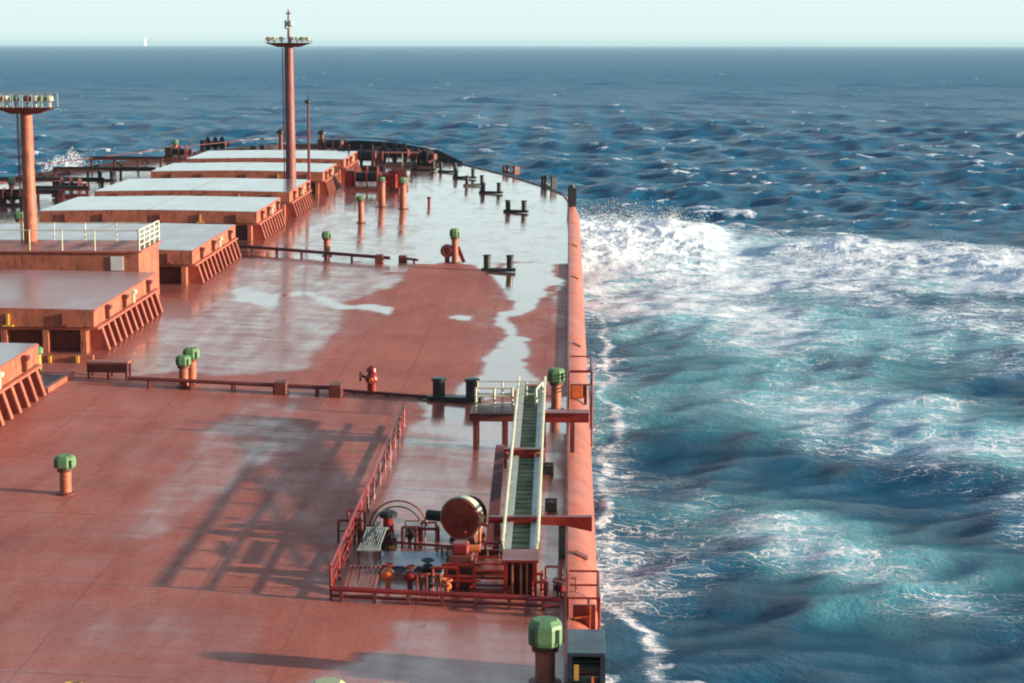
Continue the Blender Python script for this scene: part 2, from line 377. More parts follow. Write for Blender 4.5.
def hatch(Y0,Y1,top,label,full=True):
    L_=Y1-Y0; hw=9.15
    h=empty('cargo_hatch',(XC,Y0,0),label,'cargo hatch','cargo hatches along the centreline')
    zc0,zc1,zt=1.28,1.36,2.42
    c=MB()
    for s in (-1,1):
        x0,x1=sorted((s*(hw-0.45),s*(hw-0.75))); c.box(x0,x1,0.9,L_-0.9,-0.15,zc0)
    c.box(-(hw-0.75),hw-0.75,0.9,1.15,-0.15,zc0); c.box(-(hw-0.75),hw-0.75,L_-1.15,L_-0.9,-0.15,zc0)
    c.build('coaming',DARKR,h)
    fl=MB(); fl.box(-(hw+0.22),hw+0.22,0.1,L_-0.1,zc0+0.002,zc1+0.05); fl.build('coaming_ledge',PINKP if full else RED,h)
    # two cover panels, slightly crowned, meeting over the centreline
    for s in (-1,1):
        v=[]; xs=[0.03,hw*0.35,hw*0.7,hw]; zz=[0.13,0.10,0.05,0.0]
        p=MB(); rg=[]
        for x,z in zip(xs,zz): rg.append([(s*x,0,zc1+0.08),(s*x,0,zt+z-0.03),(s*x,0.06,zt+z),(s*x,L_-0.06,zt+z),(s*x,L_,zt+z-0.03),(s*x,L_,zc1+0.08)])
        p.rings(rg); cov=p.build('hatch_cover',RED,h)
        cov.data.materials.append(top)
        for q in cov.data.polygons:
            if q.normal.z>0.8: q.material_index=1
        # stiffening edge strip and skirt brackets
        e=MB(); e.box(*sorted((s*hw,s*(hw+0.07))),0.05,L_-0.05,zt-0.10,zt-0.02); e.build('edge_rail',PINKP,cov)
        if s==1:
            for t in (0.16,0.42,0.55,0.82):
                y=L_*t; a=MB(); a.box(hw+0.003,hw+0.22,y,y+0.32,zc1+0.15,zt-0.12); a.box(hw+0.003,hw+0.34,y-0.1,y+0.42,zt-0.35,zt-0.16)
                a.build('roller_bracket',DARKR if t!=0.55 else CREAM,cov)
    n=11 if L_>15 else 9
    for i in range(n):
        y=1.1+(L_-2.2)*i/(n-1)
        for s in (-1,1):
            m=MB(); w=0.13
            x_a,x_b,x_c=s*(hw-0.44),s*(hw+0.16),s*(hw+0.55)
            zb=zd(XC+abs(x_c))-0.02
            m.rings([[(x_a,y-w/2,zb),(x_c,y-w/2,zb),(x_c,y-w/2,zb+0.08),(x_b,y-w/2,zc0),(x_a,y-w/2,zc0)],
                     [(x_a,y+w/2,zb),(x_c,y+w/2,zb),(x_c,y+w/2,zb+0.08),(x_b,y+w/2,zc0),(x_a,y+w/2,zc0)]])
            m.rings([[(x_b-s*0.02,y-0.17,zc0-0.01),(x_b+s*0.06,y-0.17,zc0-0.01),(x_b+s*0.06,y+0.17,zc0-0.01),(x_b-s*0.02,y+0.17,zc0-0.01)],
                     [(x_c-s*0.02,y-0.17,zb+0.06),(x_c+s*0.06,y-0.17,zb+0.06),(x_c+s*0.06,y+0.17,zb+0.06),(x_c-s*0.02,y+0.17,zb+0.06)]])
            m.build('coaming_stay',PINKP,h)
    # end stays on the aft face with the dark bays between them
    for x in (-8.4,-5.9,-3.4,-0.9,1.6,4.1,6.4,8.5):
        m=MB(); m.box(x-0.16,x+0.16,0.12,0.9,-0.1,zc0); m.build('end_stay',RED,h)
    # aft face fittings on the cover skirt
    for x in (-7,-3.8,1.0,4.4,7.4):
        m=MB(); m.box(x-0.07,x+0.07,-0.12,-0.003,zc1+0.12,zt-0.25); m.box(x-0.3,x+0.3,-0.16,-0.003,zc1+0.1,zc1+0.2); m.build('skirt_lug',DARKR if x!=4.4 else YELL,h)
    return h
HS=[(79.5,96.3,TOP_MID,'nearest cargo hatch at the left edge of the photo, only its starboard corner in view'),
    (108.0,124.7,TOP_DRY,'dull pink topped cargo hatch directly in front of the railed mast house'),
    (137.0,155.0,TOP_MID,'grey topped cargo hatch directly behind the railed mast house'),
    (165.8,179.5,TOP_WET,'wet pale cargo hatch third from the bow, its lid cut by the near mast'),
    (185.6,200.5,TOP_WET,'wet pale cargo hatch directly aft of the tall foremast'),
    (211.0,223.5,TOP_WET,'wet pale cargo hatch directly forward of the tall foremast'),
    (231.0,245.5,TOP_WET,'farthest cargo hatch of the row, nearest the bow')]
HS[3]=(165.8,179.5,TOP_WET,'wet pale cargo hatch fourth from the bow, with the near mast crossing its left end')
for a in HS: hatch(*a)

# ------------------------------------------------------------------ mast house with rail, between two hatches
def guard_rail(parent,pts,h=1.1,mat=CREAM,rails=(0.4,0.75,1.1),post_every=None,r=0.035):
    for i,p in enumerate(pts):
        m=MB(); m.cyl(p,(p[0],p[1],p[2]+h),r*1.25,n=6); m.build('rail_post',mat,parent)
    m=MB()
    for z in rails: m.tube([(p[0],p[1],p[2]+z) for p in pts],r,6)
    m.build('rails',mat,parent)
def mast_house():
    h=empty('mast_house',(XC,126.5,0),'long red deck house with white rail between the second and third hatches','deck house')
    m=MB(); m.box(-7.7,7.7,0,6.2,-0.1,3.45); m.build('wall',RED,h)
    m=MB(); m.box(-7.9,7.9,-0.15,6.35,3.452,3.56); m.build('roof',PINKP,h)
    xs=[-7.7,-5.6,-3.5,-1.4,0.7,2.8,4.9,7.7]
    guard_rail(h,[(x,0.0,3.56) for x in xs],1.35,CREAM,(1.3,))
    guard_rail(h,[(x,6.2,3.56) for x in xs],1.2,CREAM,(1.15,))
    guard_rail(h,[(7.75,y,3.56) for y in (0,1.5,3.1,4.6,6.2)],1.35,CREAM,(0.35,0.7,1.0,1.33),r=0.05)
    for x in (-4.2,6.3):
        d=MB(); d.box(x-0.4,x+0.4,-0.06,-0.003,2.3,3.2); d.build('locker_door',DARKR if x<0 else WHITE,h)
mast_house()

def mast(loc,hp,r,plat_w,label,rows,finial):
    t=empty('mast',loc,label,'mast')
    m=MB(); m.cyl((0,0,-0.1),(0,0,hp),r*1.08,r*0.92,20); m.build('pole',RED if finial==0 else MASTR,t,True)
    ld=MB()
    for s in (-0.16,0.16): ld.cyl((-r-0.16,s,0),(-r-0.16,s,hp),0.03,n=5)
    for k in range(int(hp/0.35)): ld.cyl((-r-0.16,-0.16,0.3+k*0.35),(-r-0.16,0.16,0.3+k*0.35),0.02,n=4)
    ld.build('ladder',DARKR,t)
    w=plat_w/2
    p=MB(); p.rings([[(-w*0.45,-0.5,hp-0.3),(w*0.45,-0.5,hp-0.3),(w*0.45,0.5,hp-0.3),(-w*0.45,0.5,hp-0.3)],
                     [(-w*0.88,-0.8,hp+0.02),(w*0.88,-0.8,hp+0.02),(w*0.88,0.8,hp+0.02),(-w*0.88,0.8,hp+0.02)],
                     [(-w,-0.9,hp+0.12),(w,-0.9,hp+0.12),(w,0.9,hp+0.12),(-w,0.9,hp+0.12)]]); p.build('crosstree',DARKR,t)
    n=7
    for sy in (-0.85,0.85):
        pr=MB()
        for i in range(n):
            x=-w*0.97+2*w*0.97*i/(n-1); pr.cyl((x,sy,hp+0.1),(x,sy,hp+rows),0.03,n=5)
        for z in (rows*0.5,rows): pr.cyl((-w*0.97,sy,hp+z),(w*0.97,sy,hp+z),0.03,n=5)
        pr.build('guard_rail',GREYL,t)
    for i,(x,mt) in enumerate(((-0.86,RED),(-0.62,CREAM),(-0.3,GREEND),(0.1,DARKR),(0.38,CREAM),(0.6,GREEN),(0.85,CREAM))):
        l=MB(); z=hp+0.13; l.cyl((x*w,-0.25,z),(x*w,-0.25,z+rows*0.4),0.06,n=6)
        l.lathe([(0.08,0),(0.26,0.08),(0.26,0.32),(0.14,0.4)],10,(x*w,-0.32,z+rows*0.35)); l.build('lamp',mt,t)
    if finial:
        f=MB(); f.cyl((0,0,hp),(0,0,hp+finial),0.16,0.09,10); f.build('top_pole',DARKR,t)
        a=MB(); a.lathe([(0.05,0),(0.35,0.15),(0.3,0.5),(0.1,0.6)],10,(0.22,0,hp+finial*0.58)); a.lathe([(0.05,0),(0.2,0.1),(0.2,0.8),(0.05,0.9)],10,(-0.22,0,hp+finial*0.5)); a.build('signal_lamp',GREYL,t)
        b=MB(); b.box(-0.25,0.25,-0.1,0.1,hp+finial,hp+finial+0.12); b.cyl((0,0,hp+finial),(0,0,hp+finial+0.45),0.12,0.05,8); b.build('top_lamp',DARKR,t)
    return t
Y1=131.0; p=at_y(31,247,Y1)
hp=at_y(31,109,Y1).z-3.56
mast((p.x,Y1,3.56),hp,0.42,3.9,'thick orange mast with lamp platform standing on the railed deck house','' or 1.0,0)
Y2=205.0; p=at_y(290.8,170,Y2); hp=at_y(292,44,Y2).z
mast((p.x,Y2,0),hp,0.50,4.7,'tall pink red foremast reaching above the horizon with a winged platform',0.55,at_y(290,10,Y2).z-hp-0.4)
# thin pole beside foremast
Y3=206.0; p=at_y(309,170,Y3); hp=at_y(309,104,Y3).z
t=empty('light_pole',(p.x,Y3,0),'thin dark pole standing just right of the tall foremast','pole')
m=MB(); m.cyl((0,0,-0.1),(0,0,hp),0.16,0.12,8); m.build('pole',DARKR,t)
m=MB(); m.lathe([(0.1,0),(0.35,0.1),(0.35,0.35),(0.1,0.45)],10,(0,0,hp)); m.cyl((0,0,hp+.4),(0,0,hp+.9),0.05,n=5); m.build('lamp',BLACK,t)

# ------------------------------------------------------------------ vents and valves
def vent(px,py,hh,label,hr=0.46,hhd=0.62,cr=0.25,head=GREEN,tall=False,pos=None):
    p=pos or P(px,py); t=empty('tank_vent',p,label,'tank vent','green capped tank vents along the deck')
    m=MB(); m.cyl((0,0,0),(0,0,hh-hhd*0.8),cr,cr,16); m.build('pipe',RED,t,True)
    m=MB(); m.lathe([(cr*1.65,0.0),(cr*1.65,0.07),(cr*1.02,0.1)],16); m.build('flange',DARKR,t)
    m=MB(); m.lathe([(cr*1.35,hh-hhd-0.08),(cr*1.35,hh-hhd+0.02)],16); m.build('collar',DARKR,t)
    m=MB(); z=hh-hhd
    m.lathe([(hr*0.6,z),(hr*0.95,z+hhd*0.16),(hr,z+hhd*0.3),(hr*1.0,z+hhd*0.72),(hr*0.93,z+hhd*0.86),(hr*0.7,z+hhd)],8,ph=PI/8); hd=m.build('cap',head,t)
    for k in range(4):
        a=k*PI/2+PI/4; b=MB(); b.bar((hr*1.02*math.cos(a),hr*1.02*math.sin(a),z+hhd*0.2),(hr*1.02*math.cos(a),hr*1.02*math.sin(a),z+hhd*0.75),0.06,0.06); b.build('cap_clamp',GREEND,hd)
    return t
# nearest vent first
vent(545,683,1.92,'large green capped tank vent at bottom centre beside the gunwale',0.53,0.85,0.29)
vent(66,494,1.55,'lone green capped tank vent standing on open deck at left',0.43,0.55,0.23)
vent(184,387,1.62,'shorter and left one of the paired green capped tank vents',0.40,0.55,0.24)
vent(192,385,1.92,'taller and right one of the paired green capped tank vents',0.44,0.6,0.24)
vent(556,410,2.1,'green capped tank vent behind the ladder platform beside the gunwale',0.46,0.75,0.25)
vent(327,256,1.95,'green capped tank vent beside the fixed pipe near the third hatch',0.42,0.6,0.25)
vent(361,223,2.5,'slim green capped tank vent nearest to the far winches',0.36,0.45,0.27)
vent(382,207,3.0,'left one of the two tall pink vents in front of the far winches',0.34,0.45,0.34)
vent(403,209,3.15,'right one of the two tall pink vents in front of the far winches',0.44,0.6,0.34)
v7=vent(455,263,2.7,'green capped tank vent with red valve wheel on the wet deck',0.44,0.72,0.27)
m=MB(); m.lathe([(0.1,-0.35),(0.5,-0.3),(0.55,0),(0.5,0.3),(0.1,0.35)],12,(-0.62,0.1,0.95),'y'); m.cyl((-0.62,0.1,0),(-0.62,0.1,0.9),0.2,n=10); m.bar((0.2,0,1.3),(0.7,0,0.05),0.12,0.3); m.build('valve_body',REDW,v7,True)
m=MB(); m.torus((-0.62,-0.3,1.0),0.33,0.05,'y',14,5); m.cyl((-0.95,-0.3,1.0),(-0.3,-0.3,1.0),0.03,n=5); m.build('valve_wheel',DARKR,v7)
vent(0,0,1.9,'pale green capped tank vent cut by the bottom edge, left one of a pair',0.5,0.7,0.29,head=paint('pale_green_paint',(0.46,0.48,0.26),0.6,0.2,2.0),pos=P(328,681,1.9))
vent(0,0,1.9,'pale green capped tank vent cut by the bottom edge, right one of a pair',0.45,0.7,0.29,head=MATS['pale_green_paint'],pos=P(388,686,1.9))
for o in C.objects:
    if o.name.startswith('tank_vent'): o.location.z=zd(o.location.x)
# the small fittings at the first hatch corner
t=empty('fire_plug',P(39,372),'small green topped fitting at the corner of the nearest hatch','deck fitting')
m=MB(); m.cyl((0,0,0),(0,0,1.0),0.14,n=10); m.build('pipe',YELL,t); m=MB(); m.lathe([(0.12,0.9),(0.26,1.0),(0.26,1.25),(0.1,1.35)],8); m.build('cap',GREEN,t)

# fire hydrant
t=empty('hydrant',P(372,393),'red deck hydrant with side wheel on the dry deck','hydrant')
m=MB(); m.lathe([(0.36,0),(0.36,0.08),(0.24,0.12),(0.24,0.55),(0.33,0.6),(0.36,0.75),(0.26,0.95),(0.2,1.05),(0.28,1.12),(0.25,1.3),(0.08,1.42)],14); m.build('body',REDW,t,True)
m=MB(); m.cyl((-0.1,0,0.72),(-0.55,0,0.9),0.07,n=8); m.torus((-0.58,0,0.85),0.22,0.045,'x',12,5); m.build('side_wheel',DARKR,t)
m=MB(); m.cyl((0.0,-0.2,0.75),(0,-0.5,0.7),0.11,n=10); m.build('outlet',ORNG,t)
# small red post on the wet deck
t=empty('sounding_post',P(429,206),'short red post alone on the bright wet deck near the bow','post')
m=MB(); m.cyl((0,0,0),(0,0,0.75),0.14,n=8); m.build('stem',REDW,t); m=MB(); m.lathe([(0.15,0.7),(0.22,0.75),(0.22,0.9),(0.1,0.95)],8); m.build('cap',DARKR,t)

# ------------------------------------------------------------------ mooring bitts
def bitts(x0,y0,x1,y1,hgt,rad,label):
    a=P(x0,y0); b=P(x1,y1); mid=(a+b)/2; d=b-a; L_=d.length; rz=math.atan2(d.y,d.x)
    t=empty('mooring_bitts',mid,label,'mooring bitts','pairs of black mooring bitts',rz)
    m=MB(); m.box(-L_/2-rad*1.7,L_/2+rad*1.7,-rad*1.15,rad*1.15,0.02,0.26,0.03); m.build('base',BLACK,t)
    for s in (-1,1):
        p=MB(); p.lathe([(rad,0.24),(rad,hgt-0.12),(rad*1.22,hgt-0.1),(rad*1.22,hgt),(rad*0.9,hgt+0.03)],16,(s*L_/2,0,0)); p.build('bollard',BLACK,t,True)
bitts(439,400,472,402,1.15,0.32,'black mooring bitts beside the cream railed ladder platform')
bitts(487,271,510,272,1.25,0.26,'black mooring bitts right of the vent with the red valve')
bitts(508,212,524,213,1.2,0.25,'black mooring bitts alone on wet deck, nearest of the far group')
bitts(483,193,499,194,1.2,0.24,'black mooring bitts second nearest of the far group')
bitts(467,186,482,186,1.2,0.22,'black mooring bitts third nearest of the far group')
bitts(456,178,473,179,1.2,0.22,'black mooring bitts fourth of the far group, near the bow edge')
bitts(441,172,455,173,1.2,0.22,'farthest black mooring bitts, tucked against the bow bulwark')
bitts(415,170,433,171,1.2,0.24,'black mooring bitts just right of the far red winches')
# fairleads on the deck edge
def fairlead(px,py,w,hgt,label,rz=0,mat=DARKR):
    t=empty('roller_fairlead',P(px,py),label,'fairlead','roller fairleads on the bow edge',rz)
    m=MB(); m.box(-w/2,w/2,-0.4,0.4,0,0.22,0.03); m.build('base',mat,t)
    for x in (-w*0.3,w*0.3):
        r=MB(); r.lathe([(0.2,0.2),(0.28,0.3),(0.22,0.45),(0.22,hgt*0.75),(0.3,hgt*0.85),(0.2,hgt)],12,(x,0,0)); r.build('roller',BLACK if x<0 else mat,t,True)
    for x in (-w*0.47,w*0.47):
        m=MB(); m.box(x-0.07,x+0.07,-0.35,0.35,0.2,hgt*0.9); m.build('cheek',mat,t)
fairlead(511,174,2.8,1.1,'low roller fairlead on the bow edge, left of two smaller ones',R(-55),MATS['dark_red_steel'])
fairlead(549,188,2.6,1.4,'roller fairlead on the bow edge between the low one and the corner one',R(-60),BLACK)
fairlead(572,206,1.9,2.2,'tall roller fairlead at the far end of the straight gunwale',R(-85),BLACK)

# box fairlead at bottom right
t=empty('multi_roller_fairlead',P(584,683),'dark blue steel roller box on the gunwale at bottom right','fairlead')
m=MB(); m.box(-0.5,0.62,-1.2,1.2,0.0,0.25,0.03); m.build('base',BLUEB,t)
for x in (-0.42,0.52):
    m=MB(); m.box(x-0.07,x+0.07,-1.15,1.15,0.25,1.15); m.build('cheek',BLUEB,t)
m=MB(); m.box(-0.49,0.59,-1.15,1.15,1.152,1.27,0.02); m.build('top_plate',BLUEB,t)
for y in (-0.8,0.0,0.8):
    m=MB(); m.cyl((-0.35,y,0.7),(0.45,y,0.7),0.2,n=14); m.build('roller',BLACK,t,True)
m=MB(); m.box(-0.3,-0.16,-1.27,-1.2,0.5,0.95); m.build('yellow_mark',YELL,t)
m=MB(); m.box(0.2,0.27,-1.27,-1.2,0.1,0.6); m.build('red_mark',ORNG,t)

# ------------------------------------------------------------------ fixed deck pipes
def pipe_run(name,x0,y0,x1,y1,h,r,label,nsup=4,mat=DARKR,blk=None):
    a=P(x0,y0,h); b=P(x1,y1,h); o=Vector((a.x,a.y,zd(a.x)))
    t=empty(name,o,label,'deck pipe')
    m=MB(); m.cyl(a-o,b-o,r,r,10); m.cyl(a-o+Vector((0,0.35,-0.08)),b-o+Vector((0,0.35,-0.08)),r*0.6,n=8); m.build('pipe',mat,t,True)
    for i in range(nsup):
        f=(i+0.5)/nsup; q=a.lerp(b,f)-o; g=zd(q.x+o.x)-o.z
        s=MB(); s.box(q.x-0.07,q.x+0.07,q.y-0.2,q.y+0.5,g,q.z-r*0.9); s.build('support',mat,t)
    if blk:
        for f in blk:
            q=a.lerp(b,f)-o; g=zd(q.x+o.x)-o.z; s=MB(); s.box(q.x-0.32,q.x+0.32,q.y-0.32,q.y+0.5,g,q.z+0.2,0.04); s.build('valve_block',DARKR,t)
    return t
pipe_run('deck_pipe',128,378,338,388,0.45,0.10,'thin raised pipe crossing the deck behind the paired vents',5,DARKR,(0.73,0.99))
pipe_run('deck_pipe',338,390,470,400,0.12,0.08,'low pipe leading from the hydrant to the nearest bitts',4,DARKR)
pipe_run('deck_pipe',240,246,390,258,0.45,0.13,'long raised pipe crossing the wet deck beside the third hatch',6,DARKR,(0.93,))
pipe_run('deck_pipe',402,258,418,260,0.3,0.1,'short pipe stub right of the long pipe on wet deck',2,DARKR,(0.05,))
# red step-over stand beside second hatch
p=P(87,378,0); q=P(130,378,0)
t=empty('step_over',p,'dark red step-over stand bridging the pipe at the second hatch corner','step-over')
wd=(q-p).x
m=MB(); m.box(0,wd,-0.1,0.9,0.72,0.82); m.build('tread',PINKP,t)
m=MB(); m.box(0.02,wd-0.02,-0.08,-0.02,0.3,0.715); m.build('side_plate',DARKR,t)
for x in (0.05,wd*0.5,wd-0.12):
    for y in (-0.08,0.8):
        m=MB(); m.box(x,x+0.1,y,y+0.1,-0.05,0.3 if y<0 else 0.72); m.build('leg',DARKR,t)
# ledge and bay between the first two hatches
p=P(40,362)
t=empty('cross_beam',(p.x,p.y,0),'yellow brown low beam along the deck between the first two hatches','beam')
m=MB(); m.box(-12,2.9,-0.12,0.12,0,0.4); m.build('beam',RED,t)
for x in (-1,0.5,2.0):
    m=MB(); m.box(x,x+0.15,-0.28,-0.12,0,0.36); m.build('bracket',YELL,t)
a=P(46,393); b=P(73,376)
t=empty('dark_coaming_frame',a,'low dark coaming frame edged by an orange bar beside the nearest hatch','spill tray')
m=MB(); m.bar((0,0,0.12),(b-a)+Vector((0,0,0.12)),0.22,0.26); m.build('edge_bar',PINKP,t)
m=MB(); dx=(b-a); m.rings([[(0,0,0.015),(dx.x,dx.y,0.015),(dx.x-2.0,dx.y,0.015),(-0.6,0,0.015)],[(0,0,0.06),(dx.x,dx.y,0.06),(dx.x-2.0,dx.y,0.06),(-0.6,0,0.06)]]); m.build('tray',BLUEB,t)  # thin blue-black slab filling the low frame
a=P(75,684,0.7); a.z=zd(a.x)
t=empty('rope_coil',a,'yellow mooring gear tangle cut by the bottom left edge','rope')
m=MB()
for k in range(5): m.torus((random.uniform(-.1,.1),random.uniform(-.1,.1),0.1+0.13*k),0.42-0.03*k,0.06,'z',16,5)
m.build('coil',YELL,t,True)
m=MB(); m.cyl((0,0,0),(0,0,0.72),0.16,0.12,10); m.build('reel_post',DARKR,t)

# ------------------------------------------------------------------ accommodation ladder station
# measured stations: deck z here is about -0.8
GZ=zd(-1.5)
# cream railed platform at the ladder head
Yp=87.5; pl=at_y(470,411,Yp); pr=at_y(589,413,Yp); zp=GZ+1.75
t=empty('ladder_platform',(pl.x,Yp,GZ),'red steel platform with cream handrails at the head of the stowed ladder','platform')
w=pr.x-pl.x; z=1.75
m=MB(); m.box(0,w*0.40,-0.5,1.4,z-0.08,z); m.box(0,w*0.40,-0.55,-0.45,z-0.35,z-0.085); m.build('floor',DARKR,t)
m=MB(); m.box(w*0.40+0.003,w,-0.30,0.25,z-0.42,z-0.02); m.box(w*0.40,w,-0.42,0.38,z-0.018,z+0.04); m.build('outreach_beam',REDW,t)
for x in (0.25,w*0.29,w*0.62,w*0.86):
    m=MB(); m.box(x-0.1,x+0.1,-0.4,-0.18,-0.02,z-0.3 if x<w*0.4 else z-0.43); m.build('leg',DARKR,t)
for x in (0.3,w*0.3):
    m=MB(); m.box(x-0.07,x+0.07,1.15,1.3,-0.02,z-0.08); m.build('leg',DARKR,t)
guard_rail(t,[(0.28,-0.4,z),(1.1,-0.4,z),(1.9,-0.4,z)],1.15,CREAM,(0.4,0.77,1.13),r=0.045)
guard_rail(t,[(0.28,1.3,z),(1.4,1.3,z),(2.5,1.3,z),(3.2,1.3,z)],1.15,CREAM,(0.55,1.13),r=0.035)
guard_rail(t,[(2.95,-0.4,z),(3.2,1.3,z)],1.1,CREAM,(0.5,1.08),r=0.05)
# red rail cage on the gunwale beside the platform
def cage(px0,px1,ytop,ybot,Y,D_,label,extra=False):
    a=at_y(px0,ybot,Y); b=at_y(px1,ybot,Y); z0=min(a.z,GZ+0.0); ht=at_y(px0,ytop,Y).z-z0
    t=empty('gunwale_gate',(a.x,Y,z0),label,'gate frame'); w=b.x-a.x
    for x in (0,w):
        for y in (0,D_):
            m=MB(); m.cyl((x,y,-0.2 if x==0 else -1.0),(x,y,ht),0.05,n=6); m.build('post',REDW,t)
    m=MB()
    for z in (ht*0.45,ht*0.72,ht):
        m.tube([(0,0,z),(0,D_,z),(w,D_,z),(w,0,z)],0.04,6)
    m.tube([(0,0,ht),(w,0,ht)],0.04,6); m.build('rails',REDW,t)
    if extra:
        m=MB(); m.box(0.15,w-0.12,0.1,0.2,0.05,ht*0.85); m.build('panel',REDW,t)
        m=MB(); m.bar((w*0.68,-0.02,0.2),(w*0.72,-0.02,ht*0.85),0.12,0.05); m.bar((0.2,-0.02,ht*0.62),(w*0.7,-0.02,ht*0.66),0.05,0.06); m.build('latch_bar',ORNG,t)
cage(569,592,372,403,93,4.5,'red pipe gate on the gunwale behind the ladder platform')
cage(568,599,598,650,62,3.2,'red panelled gate on the gunwale near the dark roller box',True)
t=empty('drain_box',P(577,398,0.0),'squat orange box with black side on the gunwale inside the rail cage','box')
m=MB(); m.box(-0.35,0.35,-0.3,0.3,0,0.75,0.08); m.build('body',ORNG,t); m=MB(); m.box(0.353,0.5,-0.3,0.3,-0.3,0.7); m.build('side_plate',BLACK,t)

# the stowed ladder itself: sloping gently from platform to cradle
A=at_y(532,384,91.0); B=at_y(520,553,66.0)
lt=empty('accommodation_ladder',(B.x,B.y,B.z-0.1),'pale aluminium gangway ladder with dark treads lying stowed fore and aft','gangway ladder')
D=A-B; LL=D.length; dn=D.normalized(); sd=Vector((1,0,0)); sd=(sd-sd.dot(dn)*dn).normalized(); un=sd.cross(dn)
def lp(s,x,z): return dn*s+sd*x+un*z
for s in (-1,1):
    m=MB(); m.rings([[lp(0,s*0.32,-.15),lp(0,s*0.53,-.15),lp(0,s*0.53,.15),lp(0,s*0.32,.15)],[lp(LL,s*0.32,-.15),lp(LL,s*0.53,-.15),lp(LL,s*0.53,.15),lp(LL,s*0.32,.15)]]); m.build('stringer',GREYL,lt)
    m=MB(); m.cyl(lp(0.2,s*0.60,.42),lp(LL,s*0.60,.42),0.06,n=6); m.cyl(lp(0.2,s*0.58,.20),lp(LL,s*0.58,.20),0.035,n=6); m.build('handrail',CREAM,lt)
    for k in range(13):
        q=0.2+(LL-0.3)*k/12; m=MB(); m.cyl(lp(q,s*0.52,0),lp(q,s*0.60,.44),0.035,n=5); m.build('stanchion',CREAM,lt)
for k in range(42):
    q=0.3+(LL-0.7)*k/41
    m=MB(); m.rings([[lp(q,-0.318,-.05),lp(q,0.318,-.05),lp(q,0.318,.0),lp(q,-0.318,.0)],[lp(q+.30,-0.318,-.05),lp(q+.30,0.318,-.05),lp(q+.30,0.318,.05),lp(q+.30,-0.318,.05)]]); m.build('tread',TREAD,lt)
m=MB(); m.rings([[lp(-0.05,-0.6,-.2),lp(-0.05,0.6,-.2),lp(-0.05,0.6,.1),lp(-0.05,-0.6,.1)],[lp(0.16,-0.6,-.2),lp(0.16,0.6,-.2),lp(0.16,0.6,.1),lp(0.16,-0.6,.1)]]); m.build('end_bar',CREAM,lt)
m=MB(); m.rings([[lp(0.17,-0.31,-.14),lp(0.17,0.31,-.14),lp(0.17,0.31,-.08),lp(0.17,-0.31,-.08)],[lp(LL,-0.31,-.14),lp(LL,0.31,-.14),lp(LL,0.31,-.08),lp(LL,-0.31,-.08)]]); m.build('bottom_plate',BLACK,lt)

# davit frame with beam over the ladder
Yd=78.5; a=at_y(497,452,Yd); b=at_y(544,452,Yd)
t=empty('ladder_davit',(a.x,Yd,GZ),'dark red davit frame with a beam crossing over the stowed ladder','davit')
ht=a.z-GZ; w=b.x-a.x
m=MB(); m.box(0,w+0.05,-0.18,0.18,ht-0.2,ht+0.16,0.03); m.build('beam',REDW,t)
m=MB(); q=at_y(489,513,70.5)-Vector((a.x,Yd,GZ)); m.rings([[(-0.05,-0.2,ht+0.25),(0.3,-0.2,ht+0.25),(0.3,0.25,ht+0.25),(-0.05,0.25,ht+0.25)],[(q.x-0.15,q.y-0.2,-0.02),(q.x+0.3,q.y-0.2,-0.02),(q.x+0.3,q.y+0.3,-0.02),(q.x-0.15,q.y+0.3,-0.02)]]); m.build('raked_post',DARKR,t)
m=MB(); m.box(0.0,0.16,0.0,0.2,-0.02,ht-0.2); m.build('post',DARKR,t)
for x in (0.35,w-0.25):
    m=MB(); m.cyl((x,-0.25,ht-0.05),(x,-0.25,ht-0.6),0.07,n=8); m.torus((x,-0.28,ht-0.1),0.13,0.05,'y',10,5); m.build('pulley',RED,t)
# outreach beam over the gunwale (lower)
Yb=69.5; a=at_y(542,522,Yb); b=at_y(592,524,Yb)
t=empty('boom_rest',(a.x,Yb,GZ),'bright red horizontal arm reaching over the gunwale beside the ladder','boom rest')
ht=a.z-GZ; w=b.x-a.x
m=MB(); m.rings([[(-1.9,-0.12,ht-0.02),(-1.9,0.12,ht-0.02),(-1.9,0.12,ht+0.2),(-1.9,-0.12,ht+0.2)],[(w*0.45,-0.13,ht-0.1),(w*0.45,0.13,ht-0.1),(w*0.45,0.13,ht+0.22),(w*0.45,-0.13,ht+0.22)],[(w,-0.16,ht-0.3),(w,0.16,ht-0.3),(w,0.16,ht+0.24),(w,-0.16,ht+0.24)]]); m.build('arm',REDW,t)
for x in (w*0.4,-1.6):
    m=MB(); m.box(x-0.12,x+0.12,-0.1,0.12,-0.02,ht-0.05); m.build('post',BLACK if x>0 else DARKR,t)
# cradle under ladder foot
p=at_y(520,598,64.6)
t=empty('ladder_cradle',(p.x,64.6,GZ),'red slatted cradle standing under the lower end of the ladder','cradle')
for x in (-0.55,0.42):
    m=MB(); m.box(x,x+0.14,-0.15,1.2,-0.02,1.15); m.build('side_frame',REDW,t)
for x in (-0.28,0.0,0.2):
    m=MB(); m.box(x,x+0.07,-0.1,-0.03,0,1.1); m.build('slat',RED,t)
m=MB(); m.box(-0.6,0.62,-0.2,1.25,1.152,1.24); m.build('cradle_top',REDW,t)
m=MB(); m.box(-0.41,0.41,0.6,0.66,0.0,1.1); m.build('back_plate',DARKR,t)

